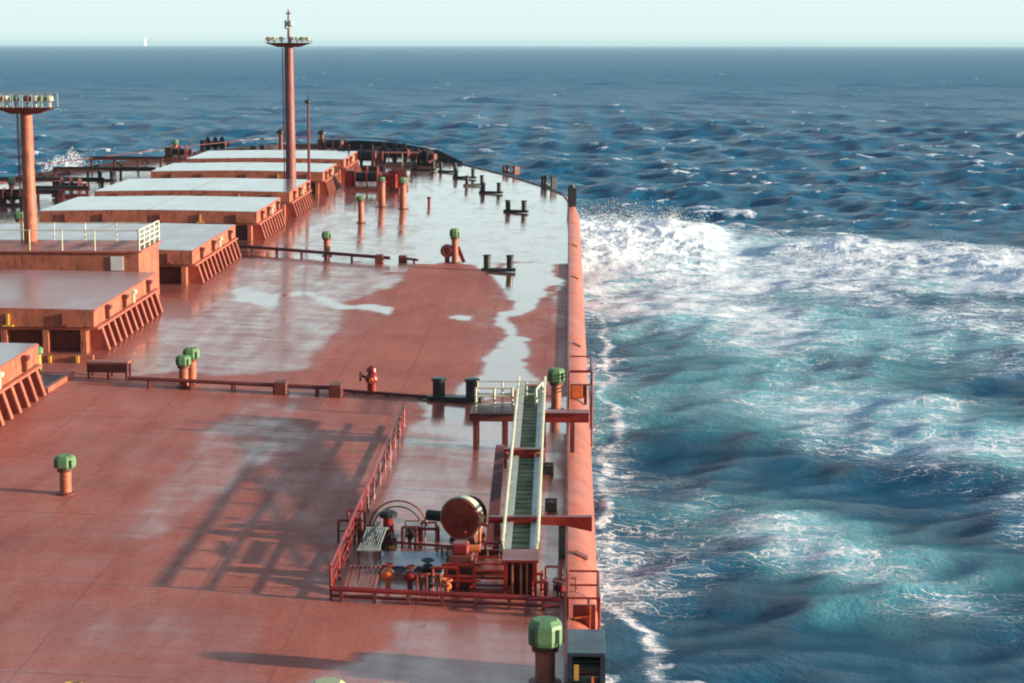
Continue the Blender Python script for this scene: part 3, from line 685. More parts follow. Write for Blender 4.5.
# ladder winch: big reel facing aft
p=at_y(461,552,71.0)
t=empty('ladder_winch',(p.x,71.0,GZ),'big red wire reel with cream rim on a pedestal left of the ladder','winch')
zc_=at_y(461,518,71.0).z-GZ; t.rotation_euler=(0,0,R(-22))
m=MB(); m.lathe([(0.755,-0.06),(0.79,-0.05),(0.79,0.30),(0.755,0.31)],28,(0,0,zc_),'y'); m.build('rim_band',CREAM,t,True)
m=MB(); m.lathe([(0.15,-0.16),(0.74,-0.14),(0.74,-0.08),(0.15,-0.06)],28,(0,0,zc_),'y'); m.build('front_disc',paint('red_reel_paint',(0.40,0.045,0.022),0.5,0.4,2.5,rust=0.45),t,True)
m=MB(); m.torus((0,-0.05,zc_),0.77,0.04,'y',30,8); m.build('front_rim',CREAM,t,True)
m=MB(); m.lathe([(0.5,-0.05),(0.5,0.75)],24,(0,0,zc_),'y'); m.build('drum',TREAD,t,True)
m=MB(); m.lathe([(0.4,0.75),(0.66,0.76),(0.66,0.86),(0.4,0.87)],28,(0,0,zc_),'y'); m.build('rear_disc',BROWN,t,True)
m=MB(); m.lathe([(0.05,-0.45),(0.2,-0.42),(0.24,-0.17)],14,(0.05,0,zc_-0.12),'y'); m.cyl((0.3,-0.2,zc_-0.1),(0.3,-0.3,zc_-0.45),0.06,n=6); m.build('hub',REDW,t,True)
m=MB(); m.rings([[(-0.55,0.0,-0.02),(0.6,0.0,-0.02),(0.6,1.1,-0.02),(-0.55,1.1,-0.02)],[(-0.35,0.15,zc_-0.5),(0.4,0.15,zc_-0.5),(0.4,0.9,zc_-0.5),(-0.35,0.9,zc_-0.5)]]); m.build('pedestal',DARKR,t)
m=MB(); m.box(-0.85,-0.5,0.0,0.7,zc_-0.35,zc_+0.1,0.05); m.cyl((-0.9,0.3,zc_-0.1),(-1.5,0.3,zc_-0.1),0.2,n=12); m.build('motor',BLACK,t)
m=MB(); m.cyl((0.75,0.0,-0.02),(0.75,0.0,1.35),0.06,n=8); m.cyl((0.75,0.0,0.9),(1.15,0,0.8),0.06,n=8); m.torus((0.86,-0.1,1.05),0.2,0.04,'y',12,5); m.build('brake_lever',ORNG,t)

p=at_y(461,599,64.8)
t=empty('guard_frame',(p.x,64.8,GZ),'dark red pipe frame with upright bars directly aft of the big reel','guard frame')
for x in (-0.5,-0.1,0.45):
    m=MB(); m.box(x-0.05,x+0.05,-0.25,-0.12,-0.02,1.05); m.build('guard_bar',REDW,t)
m=MB(); m.box(-0.62,0.66,-0.28,-0.2,0.98,1.08); m.box(-0.62,0.66,-0.28,-0.2,0.45,0.53); m.cyl((-0.95,-0.2,0.62),(0.8,-0.2,0.62),0.06,n=8); m.build('cross_rail',REDW,t)
m=MB(); m.box(-0.45,0.4,0.1,0.9,-0.02,1.25,0.05); m.build('housing',DARKR,t)
m=MB(); m.box(-0.3,0.25,0.15,0.8,1.252,1.62,0.06); m.build('gearbox',REDW,t)
m=MB(); m.cyl((0.25,0.45,1.4),(0.62,0.45,1.4),0.13,n=10); m.build('motor',ORNG,t)

# hydraulic pump and hoses left of reel
p=P(383,545)
t=empty('hydraulic_pump',p,'small red pump unit with arched hose just left of the big reel','pump')
m=MB(); m.box(-0.1,0.5,-0.3,0.3,0,0.35,0.03); m.cyl((0.2,0,0.3),(0.2,0,1.05),0.22,0.18,12); m.build('body',REDW,t)
m=MB(); m.lathe([(0.32,1.05),(0.34,1.2),(0.2,1.28)],12,(0.2,0,0)); m.build('cap',BLACK,t)
for x in (-0.15,0.3):
    m=MB(); m.lathe([(0.14,0.0),(0.16,0.1),(0.16,0.5),(0.08,0.6)],10,(x,-0.5,0)); m.build('cylinder',BLACK,t)
    m=MB(); m.lathe([(0.165,0.02),(0.165,0.14)],10,(x,-0.5,0)); m.build('band',YELL,t)
m=MB(); m.torus((0.55,0.2,0.55),1.05,0.035,'y',24,6,0.1,PI+0.25); m.build('hose',DARKR,t)
m=MB(); m.torus((0.5,0.35,0.45),0.9,0.03,'y',24,6,0.2,PI); m.build('hose',BLACK,t)

# long lattice guard rail along the left side of the station
a=P(331,600); b=P(404,427); o=a.copy()
t=empty('lattice_rail',o,'long bright red lattice guard rail left of the ladder station','guard rail')
n=13; d=b-a
for i in range(n):
    q=d*(i/(n-1)); hh=1.12
    m=MB(); m.cyl(q,q+Vector((0,0,hh)),0.05,n=6); m.build('post',REDW,t)
m=MB()
for z,r in ((1.12,0.055),(0.8,0.035),(0.5,0.035),(0.2,0.035)): m.cyl(Vector((0,0,z)),d+Vector((0,0,z)),r,n=6)
m.build('rails',REDW,t)
m=MB()
for i in range((n-1)*2):
    q0=d*(i/((n-1)*2)); q1=d*((i+1)/((n-1)*2)); zz=(0.2,1.05) if i%2 else (1.05,0.2)
    m.cyl(q0+Vector((0,0,zz[0])),q1+Vector((0,0,zz[1])),0.028,n=5)
m.build('lattice',REDW,t)

# transverse low pipes closing the station
def low_frame():
    a=P(331,601); b=P(560,612); t=empty('low_pipe_rail',a,'low dark red double pipe closing the near side of the ladder station','pipe rail'); d=b-a
    m=MB(); m.cyl(Vector((0,0,0.42)),d+Vector((0,0,0.42)),0.09,n=8); m.cyl(Vector((0,0.1,0.15)),d+Vector((0,0.1,0.15)),0.06,n=8); m.build('pipe',REDW,t)
    for i in range(7):
        q=d*((i+0.3)/6.8); s=MB(); s.box(q.x-0.06,q.x+0.06,q.y-0.08,q.y+0.08,-0.03+q.z,0.4+q.z); s.build('support',DARKR,t)
low_frame()
a=P(360,548); b=P(470,556); t=empty('low_pipe_rail',a,'thin red pipe running left from the reel pedestal at mid station','pipe rail'); d=b-a
m=MB(); m.cyl(Vector((0,0,0.3)),d+Vector((0,0,0.3)),0.05,n=8); m.build('pipe',REDW,t)
for i in range(3):
    q=d*((i+0.5)/3); s=MB(); s.box(q.x-0.04,q.x+0.04,q.y-0.05,q.y+0.05,-0.02+q.z,0.28+q.z); s.build('support',DARKR,t)
# grating table and stair
p=P(358,572); t=empty('grating_table',p,'grey grating table on thin black legs inside the lattice rail','table')
m=MB()
for k in range(9): m.box(0.02+k*0.085,0.05+k*0.085,0,2.9,0.78,0.82)
m.box(-0.02,0.8,-0.05,0.0,0.76,0.84); m.box(-0.02,0.8,2.9,2.95,0.76,0.84); m.build('grating',GREYL,t)
for x in (0.0,0.74):
    for y in (0.0,2.85):
        m=MB(); m.box(x,x+0.06,y,y+0.06,-0.02,0.77); m.build('leg',BLACK,t)
m=MB(); m.bar((0.1,0.5,0.95),(0.5,2.6,1.1),0.08,0.08); m.bar((0.6,0.4,0.95),(0.35,2.2,1.05),0.06,0.06); m.build('boat_hook',BLACK,t)
p=P(341,597); t=empty('grille_ramp',p,'small pink red slatted ramp at the near corner of the lattice rail','ramp')
for k in range(8):
    m=MB(); x=0.05+k*0.14; m.bar((x,0,0.05),(x+0.12,1.6,0.62),0.05,0.05); m.build('slat',PINKP,t)
m=MB(); m.bar((0,0.05,0.04),(1.15,0.05,0.04),0.06,0.06); m.bar((0.12,1.55,0.58),(1.2,1.55,0.58),0.06,0.06); m.build('cross_bar',REDW,t)
# valves on the near pipe
for k,(px,py,lb) in enumerate(((388,588,'orange ball valve on the deck between the ramp and the reel'),(410,590,'red wheel valve just right of the orange ball valve'),(428,583,'dark wheel valve nearest to the reel pedestal'))):
    p=P(px,py); t=empty('deck_valve',p,lb,'valve','small valves inside the ladder station')
    m=MB(); m.cyl((0,0,0),(0,0,0.4),0.09,n=8); m.lathe([(0.1,0.3),(0.23,0.4),(0.24,0.55),(0.12,0.68)],10); m.build('body',(ORNG,REDW,BLACK)[k],t,True)
    m=MB(); m.torus((0,0,0.8),0.2,0.03,'z',12,5); m.cyl((0,0,0.6),(0,0,0.82),0.03,n=5); m.bar((-0.2,0,0.8),(0.2,0,0.8),0.03,0.03); m.build('wheel',(REDW,DARKR,BLACK)[k],t)
# deck plate box
p=P(405,575); t=empty('deck_locker',p,'flat blue grey locker lid just behind the small deck valves','locker')
m=MB(); m.box(-0.9,1.3,0,1.8,0.0,0.28,0.03); m.build('box',paint('blue_grey_paint',(0.16,0.2,0.24),0.25,0.2,1.5),t)
m=MB(); m.box(-0.95,1.35,-0.06,1.86,0.282,0.34); m.build('lid',MATS['blue_grey_paint'],t)
# small black lugs right of ladder
for k,(px,py) in enumerate(((549,475),(552,512))):
    t=empty('ladder_lug',P(px,py),('black twin lug on the wet deck right of the ladder, farther one','black twin lug right of the ladder close to the red arm')[k],'lug','black lugs beside the ladder')
    for y in (0,0.55):
        m=MB(); m.box(-0.28,0.22,y,y+0.18,0,0.4,0.03); m.build('plate',BLACK,t)
    m=MB(); m.cyl((-0.05,0.18,0.25),(-0.05,0.55,0.25),0.1,n=8); m.build('pin',REDW,t)
# grid of thin pipes right of reel
a=P(478,596); t=empty('pipe_grid',a,'grid of thin red pipes on the deck between reel and ladder cradle','pipework')
for k in range(6):
    m=MB(); y=0.4+k*0.9; m.cyl((-0.3,y,0.25),(1.1,y,0.25),0.045,n=6); m.build('pipe',REDW,t)
for x in (-0.25,1.05):
    m=MB(); m.cyl((x,0.2,0.22),(x,5.2,0.22),0.055,n=6); m.build('runner',REDW,t)
for y in (0.3,2.6,5.1):
    m=MB(); m.box(-0.28,1.08,y-0.05,y+0.05,-0.04,0.17); m.build('support',DARKR,t)

rr=random.Random(5)
for k,(px,py,lb) in enumerate(((432,600,'knot of thin red pipes at the left foot of the reel pedestal'),(500,560,'knot of thin red pipes between the reel and the raked davit post'),(452,570,'knot of thin red pipes directly behind the reel guard bars'),(352,545,'knot of thin red pipes under the lattice rail at left'),(412,548,'knot of thin red pipes just left of the reel'),(545,600,'knot of thin red pipes right of the ladder cradle'))):
    p=P(px,py); t=empty('pipe_cluster',p,lb,'pipework','pipe clusters inside the ladder station')
    for q in range(5):
        x0,y0=rr.uniform(-.6,.3),rr.uniform(-.1,1.2); hh=rr.uniform(.3,1.0); x1=x0+rr.uniform(.2,.8); y1=y0+rr.uniform(-.2,.9)
        m=MB(); m.tube([(x0,y0,-.02),(x0,y0,hh),(x1,y0,hh),(x1,y1,hh*.9),(x1,y1,-.02)],rr.choice((.03,.045,.06)),6); m.build('pipe',rr.choice((REDW,REDW,DARKR,RED)),t)
    for q in range(2):
        x0,y0=rr.uniform(-.4,.6),rr.uniform(0,.8); m=MB(); m.cyl((x0,y0,0),(x0,y0,.5),.05,n=6); m.torus((x0,y0,.55),.16,.03,'z',10,5); m.lathe([(.06,.2),(.14,.28),(.14,.38),(.06,.45)],8,(x0,y0,0)); m.build('hand_valve',rr.choice((ORNG,REDW,BLACK)),t)

# ------------------------------------------------------------------ far winches
def winch(px,py,sc,label,mat=REDW,rz=0):
    t=empty('mooring_winch',P(px,py),label,'mooring winch','mooring winches on the bow',rz)
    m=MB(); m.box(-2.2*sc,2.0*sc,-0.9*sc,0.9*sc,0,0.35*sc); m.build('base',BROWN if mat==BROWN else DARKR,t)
    m=MB(); m.lathe([(0.45*sc,-1.2*sc),(0.45*sc,0.9*sc)],16,(0,0,1.25*sc),'x'); m.build('drum',BLACK,t,True)
    for x in (-1.2,-0.1,0.9):
        m=MB(); m.lathe([(1.05*sc,x*sc),(1.05*sc,(x+0.1)*sc)],20,(0,0,1.25*sc),'x'); m.build('flange',mat,t)
    m=MB(); m.box(-2.15*sc,-1.35*sc,-0.6*sc,0.6*sc,0.352*sc,1.9*sc,0.08*sc); m.build('gearbox',mat,t)
    m=MB(); m.lathe([(0.3*sc,1.1*sc),(0.5*sc,1.2*sc),(0.32*sc,1.5*sc),(0.5*sc,1.85*sc)],14,(0,0,1.25*sc),'x'); m.build('warping_head',DARKR,t,True)
    for x in (-1.28,1.0):
        m=MB(); m.box((x-0.05)*sc,(x+0.1)*sc,-0.5*sc,0.5*sc,0.352*sc,1.3*sc) if x<0 else m.box(x*sc,(x+0.1)*sc,-0.45*sc,0.45*sc,0.352*sc,1.3*sc); m.build('bearing',DARKR,t)
winch(368,190,1.15,'left one of the two nearest red mooring winches at the bow',rz=R(0))
winch(396,190,1.0,'right one of the two nearest red mooring winches, showing its round reel',rz=R(80))
winch(362,170,1.4,'dark mooring winch against the bow beside the farthest hatch',BROWN)  # far winches coloured dark so they read as silhouettes
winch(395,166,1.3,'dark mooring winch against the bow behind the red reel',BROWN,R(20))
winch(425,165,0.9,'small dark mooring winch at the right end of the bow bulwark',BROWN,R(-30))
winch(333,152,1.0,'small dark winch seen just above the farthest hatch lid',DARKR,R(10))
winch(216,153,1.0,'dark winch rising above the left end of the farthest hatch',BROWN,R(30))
# bow rail platform
a=P(345,168); t=empty('bow_walkway',a,'pale thin handrail walkway in front of the bow machinery','walkway')
z=at_y(345,152,a.y).z-a.z; z2=z
wx=at_y(418,152,a.y).x-a.x
m=MB(); m.box(0,wx,0,0.7,z-0.12,z); m.build('floor',PINKP,t)
for k in range(6):
    x=0.2+(wx-0.4)*k/5; m=MB(); m.box(x-0.06,x+0.06,0.02,0.14,-0.05,z-0.122); m.build('post',CREAM if k in (0,4) else DARKR,t)
# mushroom fittings on the bow just above the far hatch
for px,py,lb in ((281,150,'dark mushroom vent left of the foremast beyond the farthest hatch'),(322,151,'dark mushroom vent right of the foremast beyond the farthest hatch')):
    t=empty('mushroom_vent',P(px,py),lb,'vent','mushroom vents on the bow')
    m=MB(); m.cyl((0,0,0),(0,0,2.4),0.3,n=10); m.build('stem',DARKR,t); m=MB(); m.lathe([(0.3,2.3),(0.65,2.4),(0.6,2.75),(0.2,3.0)],12); m.build('cap',BLACK,t,True)

# ------------------------------------------------------------------ port side pipe racks and gear
def rack(x0,x1,py,hh,label,n=4):
    a=P(x0,py+0,0); b=P(x1,py,0); a=Vector((a.x,(a.y+b.y)/2,zd(a.x)))
    t=empty('pipe_rack',a,label,'pipe rack','raised pipe racks on the port side'); w=b.x-a.x
    m=MB(); m.box(0,w,-0.25,0.25,hh-0.22,hh); m.build('beam',DARKR,t)
    m=MB(); m.cyl((0.1,-0.05,hh+0.14),(w-0.1,-0.05,hh+0.14),0.14,n=8); m.build('pipe',BLACK,t)
    for k in range(n):
        x=0.3+(w-0.6)*k/(n-1); m=MB(); m.box(x-0.13,x+0.13,-0.15,0.15,-0.6,hh-0.222); m.build('leg',DARKR,t)
rack(-20,56,206,1.6,'nearest dark pipe rack at the far left, in front of the near mast')
rack(38,88,201,1.4,'short dark pipe rack just right of the near mast',3)
rack(-10,100,192,1.6,'second dark pipe rack on the port side, left of the fourth hatch from the bow')
rack(58,152,180,1.5,'third dark pipe rack left of the fourth farthest hatch lid')
rack(93,160,169,1.5,'farthest dark pipe rack on the port side under the bulwark')
winch(72,197,0.9,'dark red winch on the port side just right of the near mast',DARKR)
winch(14,206,0.8,'dark red winch at the far left edge behind the near mast',DARKR)
winch(180,160,0.9,'dark winch on port bow left of the second farthest hatch',DARKR)
def vent2(px,py,lb): vent(px,py,2.4,lb,0.4,0.7,0.28)
vent2(12,200,'green capped tank vent at the far left edge left of the near mast')
vent2(20,240,'green capped tank vent close beside the foot of the near mast')
vent2(176,157,'green capped tank vent far off on the port bow')
bitts(100,181,112,181,1.2,0.25,'black mooring bitts on the port side under the pipe racks')

# ------------------------------------------------------------------ sea
d1=ray(0,43.2); d2=ray(1024,44.6); sn=d1.cross(d2).normalized()
if sn.z<0: sn=-sn
CAMH=26.0
sea_o=CAM-sn*CAMH
sf=(Vector((0,1,0))-Vector((0,1,0)).dot(sn)*sn).normalized(); sr=sf.cross(sn)
SEA=Matrix((sr,sf,sn)).transposed()
SEAM=Matrix.Translation(sea_o)@SEA.to_4x4()
RC=ROT.transposed()   # world -> camera
def sea_proj(v,u):
    """lens coordinates of sea points (used once, to lay the measured foam field out on the water)"""
    M=np.array(RC@SEA); o=np.array(RC@(sea_o-CAM))
    p=np.stack([v,u,np.zeros_like(u)],-1)@M.T+o
    z=np.minimum(-p[...,2],-1e-3) if False else -p[...,2]
    z=np.where(z<1,1,z)
    return CX+F*p[...,0]/z, CY-F*p[...,1]/z
COLS=[560,600,650,700,750,800,850,900,950,1000,1050]
FO={ # rows of foam cover
205:[0,0,0,0,0,0,0,0,0,0,0],
222:[.6,.6,.35,.05,0,0,0,0,0,0,0],
236:[.95,.95,.9,.75,.35,.2,.25,.1,.1,.05,.0],
250:[.95,.95,.85,.75,.5,.75,.95,.65,.7,.5,.35],
265:[.9,.85,.75,.7,.6,.65,.8,.7,.75,.95,.9],
280:[.85,.8,.75,.65,.6,.6,.65,.6,.6,.75,.8],
300:[.6,.6,.65,.65,.6,.5,.55,.65,.5,.4,.5],
325:[.4,.4,.5,.55,.7,.62,.5,.45,.55,.55,.5],
350:[.45,.4,.35,.4,.6,.7,.55,.5,.5,.5,.45],
380:[.5,.45,.35,.35,.5,.62,.62,.5,.35,.12,.05],
410:[.55,.5,.4,.35,.4,.5,.62,.62,.45,.3,.2],
440:[.5,.5,.35,.28,.3,.4,.5,.62,.58,.5,.5],
470:[.5,.55,.4,.25,.12,.12,.2,.38,.5,.45,.5],
500:[.5,.55,.35,.42,.42,.2,.1,.15,.3,.4,.5],
530:[.5,.55,.38,.3,.5,.55,.3,.12,.15,.3,.3],
560:[.5,.55,.38,.25,.2,.4,.55,.45,.3,.15,.1],
600:[.5,.55,.42,.25,.1,.1,.2,.38,.55,.5,.4],
640:[.5,.55,.35,.38,.12,.02,.02,.1,.15,.3,.2],
690:[.5,.55,.3,.35,.2,.02,.02,.05,.1,.1,.05],
760:[.5,.5,.3,.2,.1,.0,.0,.0,.0,.0,.0]}
AE={ # milky turquoise of aerated water
205:[0]*11,
225:[.5,.5,.3,.1,0,0,0,0,0,0,0],
250:[.8,.8,.8,.7,.6,.5,.5,.4,.4,.3,.3],
280:[.8,.8,.85,.85,.8,.75,.75,.7,.7,.7,.6],
310:[.6,.65,.75,.85,.9,.9,.85,.85,.7,.6,.6],
345:[.5,.55,.7,.9,1,1,.95,.9,.8,.75,.7],
380:[.45,.5,.65,.8,.95,1,1,.8,.5,.15,.1],
410:[.4,.4,.55,.7,.85,.95,1,.9,.7,.5,.5],
445:[.35,.35,.4,.5,.55,.6,.75,.9,.9,.9,.9],
475:[.35,.35,.3,.25,.15,.1,.15,.35,.6,.7,.7],
505:[.35,.35,.3,.55,.7,.5,.3,.25,.3,.5,.6],
535:[.35,.3,.3,.55,.9,.95,.9,.6,.35,.3,.4],
570:[.35,.3,.2,.2,.35,.7,.9,.95,.8,.5,.4],
610:[.35,.3,.2,.15,.2,.3,.5,.65,.7,.7,.6],
650:[.35,.3,.2,.2,.1,.15,.1,.15,.3,.3,.3],
690:[.35,.3,.25,.2,.15,.1,.1,.1,.15,.2,.2],
760:[.3,.3,.2,.1,.1,.1,.1,.1,.1,.1,.1]}
def table(T,px,py):
    ys=np.array(sorted(T)); A_=np.array([T[k] for k in sorted(T)]); xs=np.array(COLS,float)
    iy=np.clip(np.interp(py,ys,np.arange(len(ys))),0,len(ys)-1.001); ix=np.clip(np.interp(px,xs,np.arange(len(xs))),0,len(xs)-1.001)
    y0=iy.astype(int); x0=ix.astype(int); fy=iy-y0; fx=ix-x0
    fy=fy*fy*(3-2*fy); fx=fx*fx*(3-2*fx)
    return (A_[y0,x0]*(1-fx)+A_[y0,x0+1]*fx)*(1-fy)+(A_[y0+1,x0]*(1-fx)+A_[y0+1,x0+1]*fx)*fy

def sea():
    # polar sheet: fine near and forward, coarse behind
    q=np.linspace(0,1,1250)
    r=(62**-0.55+(25000**-0.55-62**-0.55)*q)**(-1/0.55)
    r=np.concatenate([np.linspace(2,61,16),r])
    az=np.concatenate([np.linspace(-180,-24,50)[:-1],np.linspace(-24,20,900)[:-1],np.linspace(20,180,50)])
    az=np.radians(az)
    Rr,Az=np.meshgrid(r,az,indexing='ij')
    v=Rr*np.sin(Az); u=Rr*np.cos(Az)
    dr=np.gradient(r)[:,None]; sp=np.maximum(dr,Rr*np.radians(0.05))
    Z=np.zeros_like(v); dv=np.zeros_like(v); du=np.zeros_like(v); st=np.zeros_like(v)
    lam=np.exp(np.linspace(np.log(75),np.log(2.6),46))
    gust=0.6+0.8*fbm(v/180,u/260,3,31)
    for k,l in enumerate(lam):
        th=R(200)+rng.normal(0,0.45 if l>20 else 0.75)
        kk=2*PI/l; a=0.0075*l**1.0*(0.7+0.6*rng.random()) 
        if l>45: a*=0.4
        elif l>14: a*=0.58
        cx,cy=math.sin(th),math.cos(th); ph=kk*(cx*v+cy*u)+rng.random()*6.28
        a=a*(1.7 if l<14 else 1.0); A0=a; fade=sstep(1.6,3.6,l/sp)*np.ones_like(v); A_=A0*fade*(gust if l<40 else 1)
        s_=np.sin(ph); c_=np.cos(ph); Z+=A_*s_; dv+=A_*cx*c_; du+=A_*cy*c_; st+=kk*A_*s_
    px,py=sea_proj(v,u)
    wv=(fbm(v*0.06,u*0.03,4,5)-0.5)
    pxw=px+wv*70; pyw=py+(fbm(v*0.05,u*0.03,4,6)-0.5)*26*np.clip((py-150)/200,0.35,1.6)
    fo=table(FO,pxw,pyw); fo=fo+0.10*sstep(225,240,py)*(1-sstep(300,400,py))*(fo>0.2)+(1.1*(fbm(v/10,u/15,4,71)-0.5))*np.clip(fo*3,0,1)*sstep(265,300,py); fo=np.clip(fo-0.07*sstep(275,310,py),0,1); ae=table(AE,pxw,pyw); ae=np.clip(ae+1.5*(fbm(v/13,u/20,4,73)-0.5)*np.clip(ae*3,0,1),0,1)
    star=(v>-2)&(u>0); fo=np.where(star,fo,0); ae=np.where(star,ae,0)
    # foam line running parallel with the hull
    hl=np.exp(-((v-3.0-5.0*(fbm(v*0+3,u*0.09,5,8)-0.5))/0.55)**2)*(0.55+0.6*fbm(v*0.4,u*0.3,4,9))*(u>40)*(u<190)
    fo=np.maximum(fo,hl*0.8)
    # port bow wave
    pb=np.exp(-((v+90)/26)**2-((u-330)/34)**2)+0.8*np.exp(-((v+100)/30)**2-((u-265)/40)**2)
    pb=pb*(0.6+0.8*fbm(v*0.1,u*0.1,4,13)); fo=np.maximum(fo,np.clip(pb*1.1,0,0.97)); ae=np.maximum(ae,np.clip(pb,0,0.8))
    calm=1-0.5*star*sstep(205,240,py); Z*=calm; dv*=calm; du*=calm
    pm=np.exp(-((v+70)/5.5)**2-((u-276)/15)**2)*(0.55+0.9*fbm(v*0.3,u*0.2,5,83)); Z+=9.0*pm; fo=np.maximum(fo,np.clip(pm*2.2,0,1))
    # bow wave stands up from the sea as a breaking crest
    crest=sstep(0.45,0.9,table(FO,px,py))*star*sstep(205,232,py)*(1-sstep(268,300,py))
    Z+=crest*(1-0.5*sstep(700,780,px))*(0.6+1.2*fbm(v*0.16,u*0.16,5,3)+0.8*(1-np.abs(2*fbm(v*0.45,u*0.35,5,33)-1))**3*fbm(v*0.08,u*0.08,2,34)); 
    lump=star*sstep(200,240,py)*(1-sstep(560,700,py))
    Z+=lump*fo*0.45*(fbm(v*0.25,u*0.25,5,14)-0.35)
    Z+=lump*0.35*(fbm(v*0.05,u*0.045,3,15)-0.5)*2
    # whitecaps on the steepest crests
    cn=(st-st[r<3000].mean())/st[(r>150)&(r<1500)].std()
    sc_=cn+4.0*(fbm(v/34,u/30,3,41)-0.5)+7.0*(fbm(v/4,u/7,5,23)-0.5)
    ref=sc_[(r>200)&(r<1500)]; q1,q2=np.quantile(ref,0.970),np.quantile(ref,0.988)
    cap=sstep(q1,q2,sc_)*(0.45+0.9*fbm(v/1.6,u/3,4,29))*(~((lump>0.5)&(py>300)))
    fo2=np.maximum(fo,cap*0.8)
    ae=np.clip(ae+0.3*cap+0.30*sstep(0.45,0.75,fbm(v/14,u/16,5,61))*(ae<0.2),0,1)  # teal foam residue on open water, also painted for bright wave facets
    V=np.stack([v+dv,u+du,Z],-1).reshape(-1,3)
    m,n=v.shape; idx=np.arange(m*n).reshape(m,n)
    f=np.stack([idx[:-1,:-1],idx[1:,:-1],idx[1:,1:],idx[:-1,1:]],-1).reshape(-1,4)
    me=bpy.data.meshes.new('sea_water'); me.vertices.add(len(V)); me.vertices.foreach_set('co',V.ravel())
    me.loops.add(f.size); me.loops.foreach_set('vertex_index',f.ravel()); me.polygons.add(len(f))
    me.polygons.foreach_set('loop_start',np.arange(0,f.size,4)); me.polygons.foreach_set('loop_total',np.full(len(f),4))
    me.update(calc_edges=True); me.polygons.foreach_set('use_smooth',[True]*len(f))
    for nm,arr in (('foam',fo2),('aer',ae),('dist',Rr)):
        a=me.attributes.new(nm,'FLOAT','POINT'); a.data.foreach_set('value',arr.ravel().astype(np.float32))
    mt,nt,b=nt_new('sea_surface'); N=nt.nodes; L=nt.links
    tc=N.new('ShaderNodeTexCoord')
    def att(n_): 
        q_=N.new('ShaderNodeAttribute'); q_.attribute_name=n_; return q_.outputs['Fac']
    def noise(sc,det=5,ro=0.6,dis=0,vec=None):
        n_=N.new('ShaderNodeTexNoise'); n_.inputs['Scale'].default_value=sc; n_.inputs['Detail'].default_value=det; n_.inputs['Roughness'].default_value=ro; n_.inputs['Distortion'].default_value=dis
        L.new(vec or tc.outputs['Object'],n_.inputs['Vector']); return n_.outputs[0]
    def M_(op,a,b_=None,c_=None,clamp=False):
        n_=N.new('ShaderNodeMath'); n_.operation=op; n_.use_clamp=clamp
        for i,q_ in enumerate((a,b_,c_)):
            if q_ is None: continue
            if isinstance(q_,(int,float)): n_.inputs[i].default_value=q_
            else: L.new(q_,n_.inputs[i])
        return n_.outputs[0]
    def mr(x,a,b_,c,d,st_='SMOOTHSTEP'):
        n_=N.new('ShaderNodeMapRange'); n_.interpolation_type=st_
        for i,q_ in enumerate((a,b_,c,d)): n_.inputs[i+1].default_value=q_
        L.new(x,n_.inputs[0]); return n_.outputs[0]
    foam=att('foam'); aer=att('aer')
    mp=N.new('ShaderNodeMapping'); mp.inputs['Rotation'].default_value=(0,0,R(38)); mp.inputs['Scale'].default_value=(0.42,1.25,1); L.new(tc.outputs['Object'],mp.inputs['Vector'])
    n1=noise(0.26,9,0.68,0.7,mp.outputs[0]); n2=noise(0.9,8,0.7,0.6); n3=noise(0.07,5,0.55,0.5)
    # lace: ridges of warped noise
    r1=M_('SUBTRACT',1.0,M_('MULTIPLY',M_('ABSOLUTE',M_('SUBTRACT',noise(0.36,6,0.6,1.2,mp.outputs[0]),0.5)),7.0),None,True)
    r2=M_('SUBTRACT',1.0,M_('MULTIPLY',M_('ABSOLUTE',M_('SUBTRACT',noise(1.0,6,0.62,1.2),0.5)),6.0),None,True)
    lace=M_('MAXIMUM',r1,M_('MULTIPLY',r2,0.8))
    body=M_('ADD',M_('MULTIPLY',M_('SUBTRACT',n1,0.5),1.9),M_('MULTIPLY',M_('SUBTRACT',n2,0.5),1.1))
    tex=M_('ADD',M_('MULTIPLY',body,0.8),M_('MULTIPLY',lace,0.45))
    base_=M_('ADD',foam,tex)
    soft=mr(base_,0.58,1.35,0,0.52)
    # lace: walls of warped cells, wide where the foam is thick
    wn=N.new('ShaderNodeTexNoise'); wn.inputs['Scale'].default_value=0.35; wn.inputs['Detail'].default_value=6; L.new(tc.outputs['Object'],wn.inputs['Vector'])
    wsub=N.new('ShaderNodeVectorMath'); wsub.operation='SUBTRACT'; wsub.inputs[1].default_value=(0.5,0.5,0.5); L.new(wn.outputs[1],wsub.inputs[0])
    wsc=N.new('ShaderNodeVectorMath'); wsc.operation='SCALE'; wsc.inputs['Scale'].default_value=5.5; L.new(wsub.outputs[0],wsc.inputs[0])
    wad=N.new('ShaderNodeVectorMath'); wad.operation='ADD'; L.new(wsc.outputs[0],wad.inputs[0]); L.new(mp.outputs[0],wad.inputs[1])
    def cells(sc_):
        q_=N.new('ShaderNodeTexVoronoi'); q_.voronoi_dimensions='2D'; q_.feature='DISTANCE_TO_EDGE'; q_.inputs['Scale'].default_value=sc_; L.new(wad.outputs[0],q_.inputs['Vector']); return q_.outputs['Distance']
    nw=noise(0.9,6,0.65)
    wdt=M_('MULTIPLY',M_('SUBTRACT',foam,0.12,None,True),M_('MULTIPLY',mr(n1,0.32,0.68,0.02,1.0,'LINEAR'),mr(nw,0.35,0.65,0.05,0.75,'LINEAR')))
    def lace_(sc_,k_):
        return M_('SUBTRACT',1.0,M_('DIVIDE',cells(sc_),M_('ADD',M_('MULTIPLY',wdt,k_),0.0005)),None,True)
    lc=M_('MAXIMUM',M_('MULTIPLY',lace_(0.30,0.45),1.6,None,True),M_('MULTIPLY',lace_(0.95,0.55),1.5,None,True))
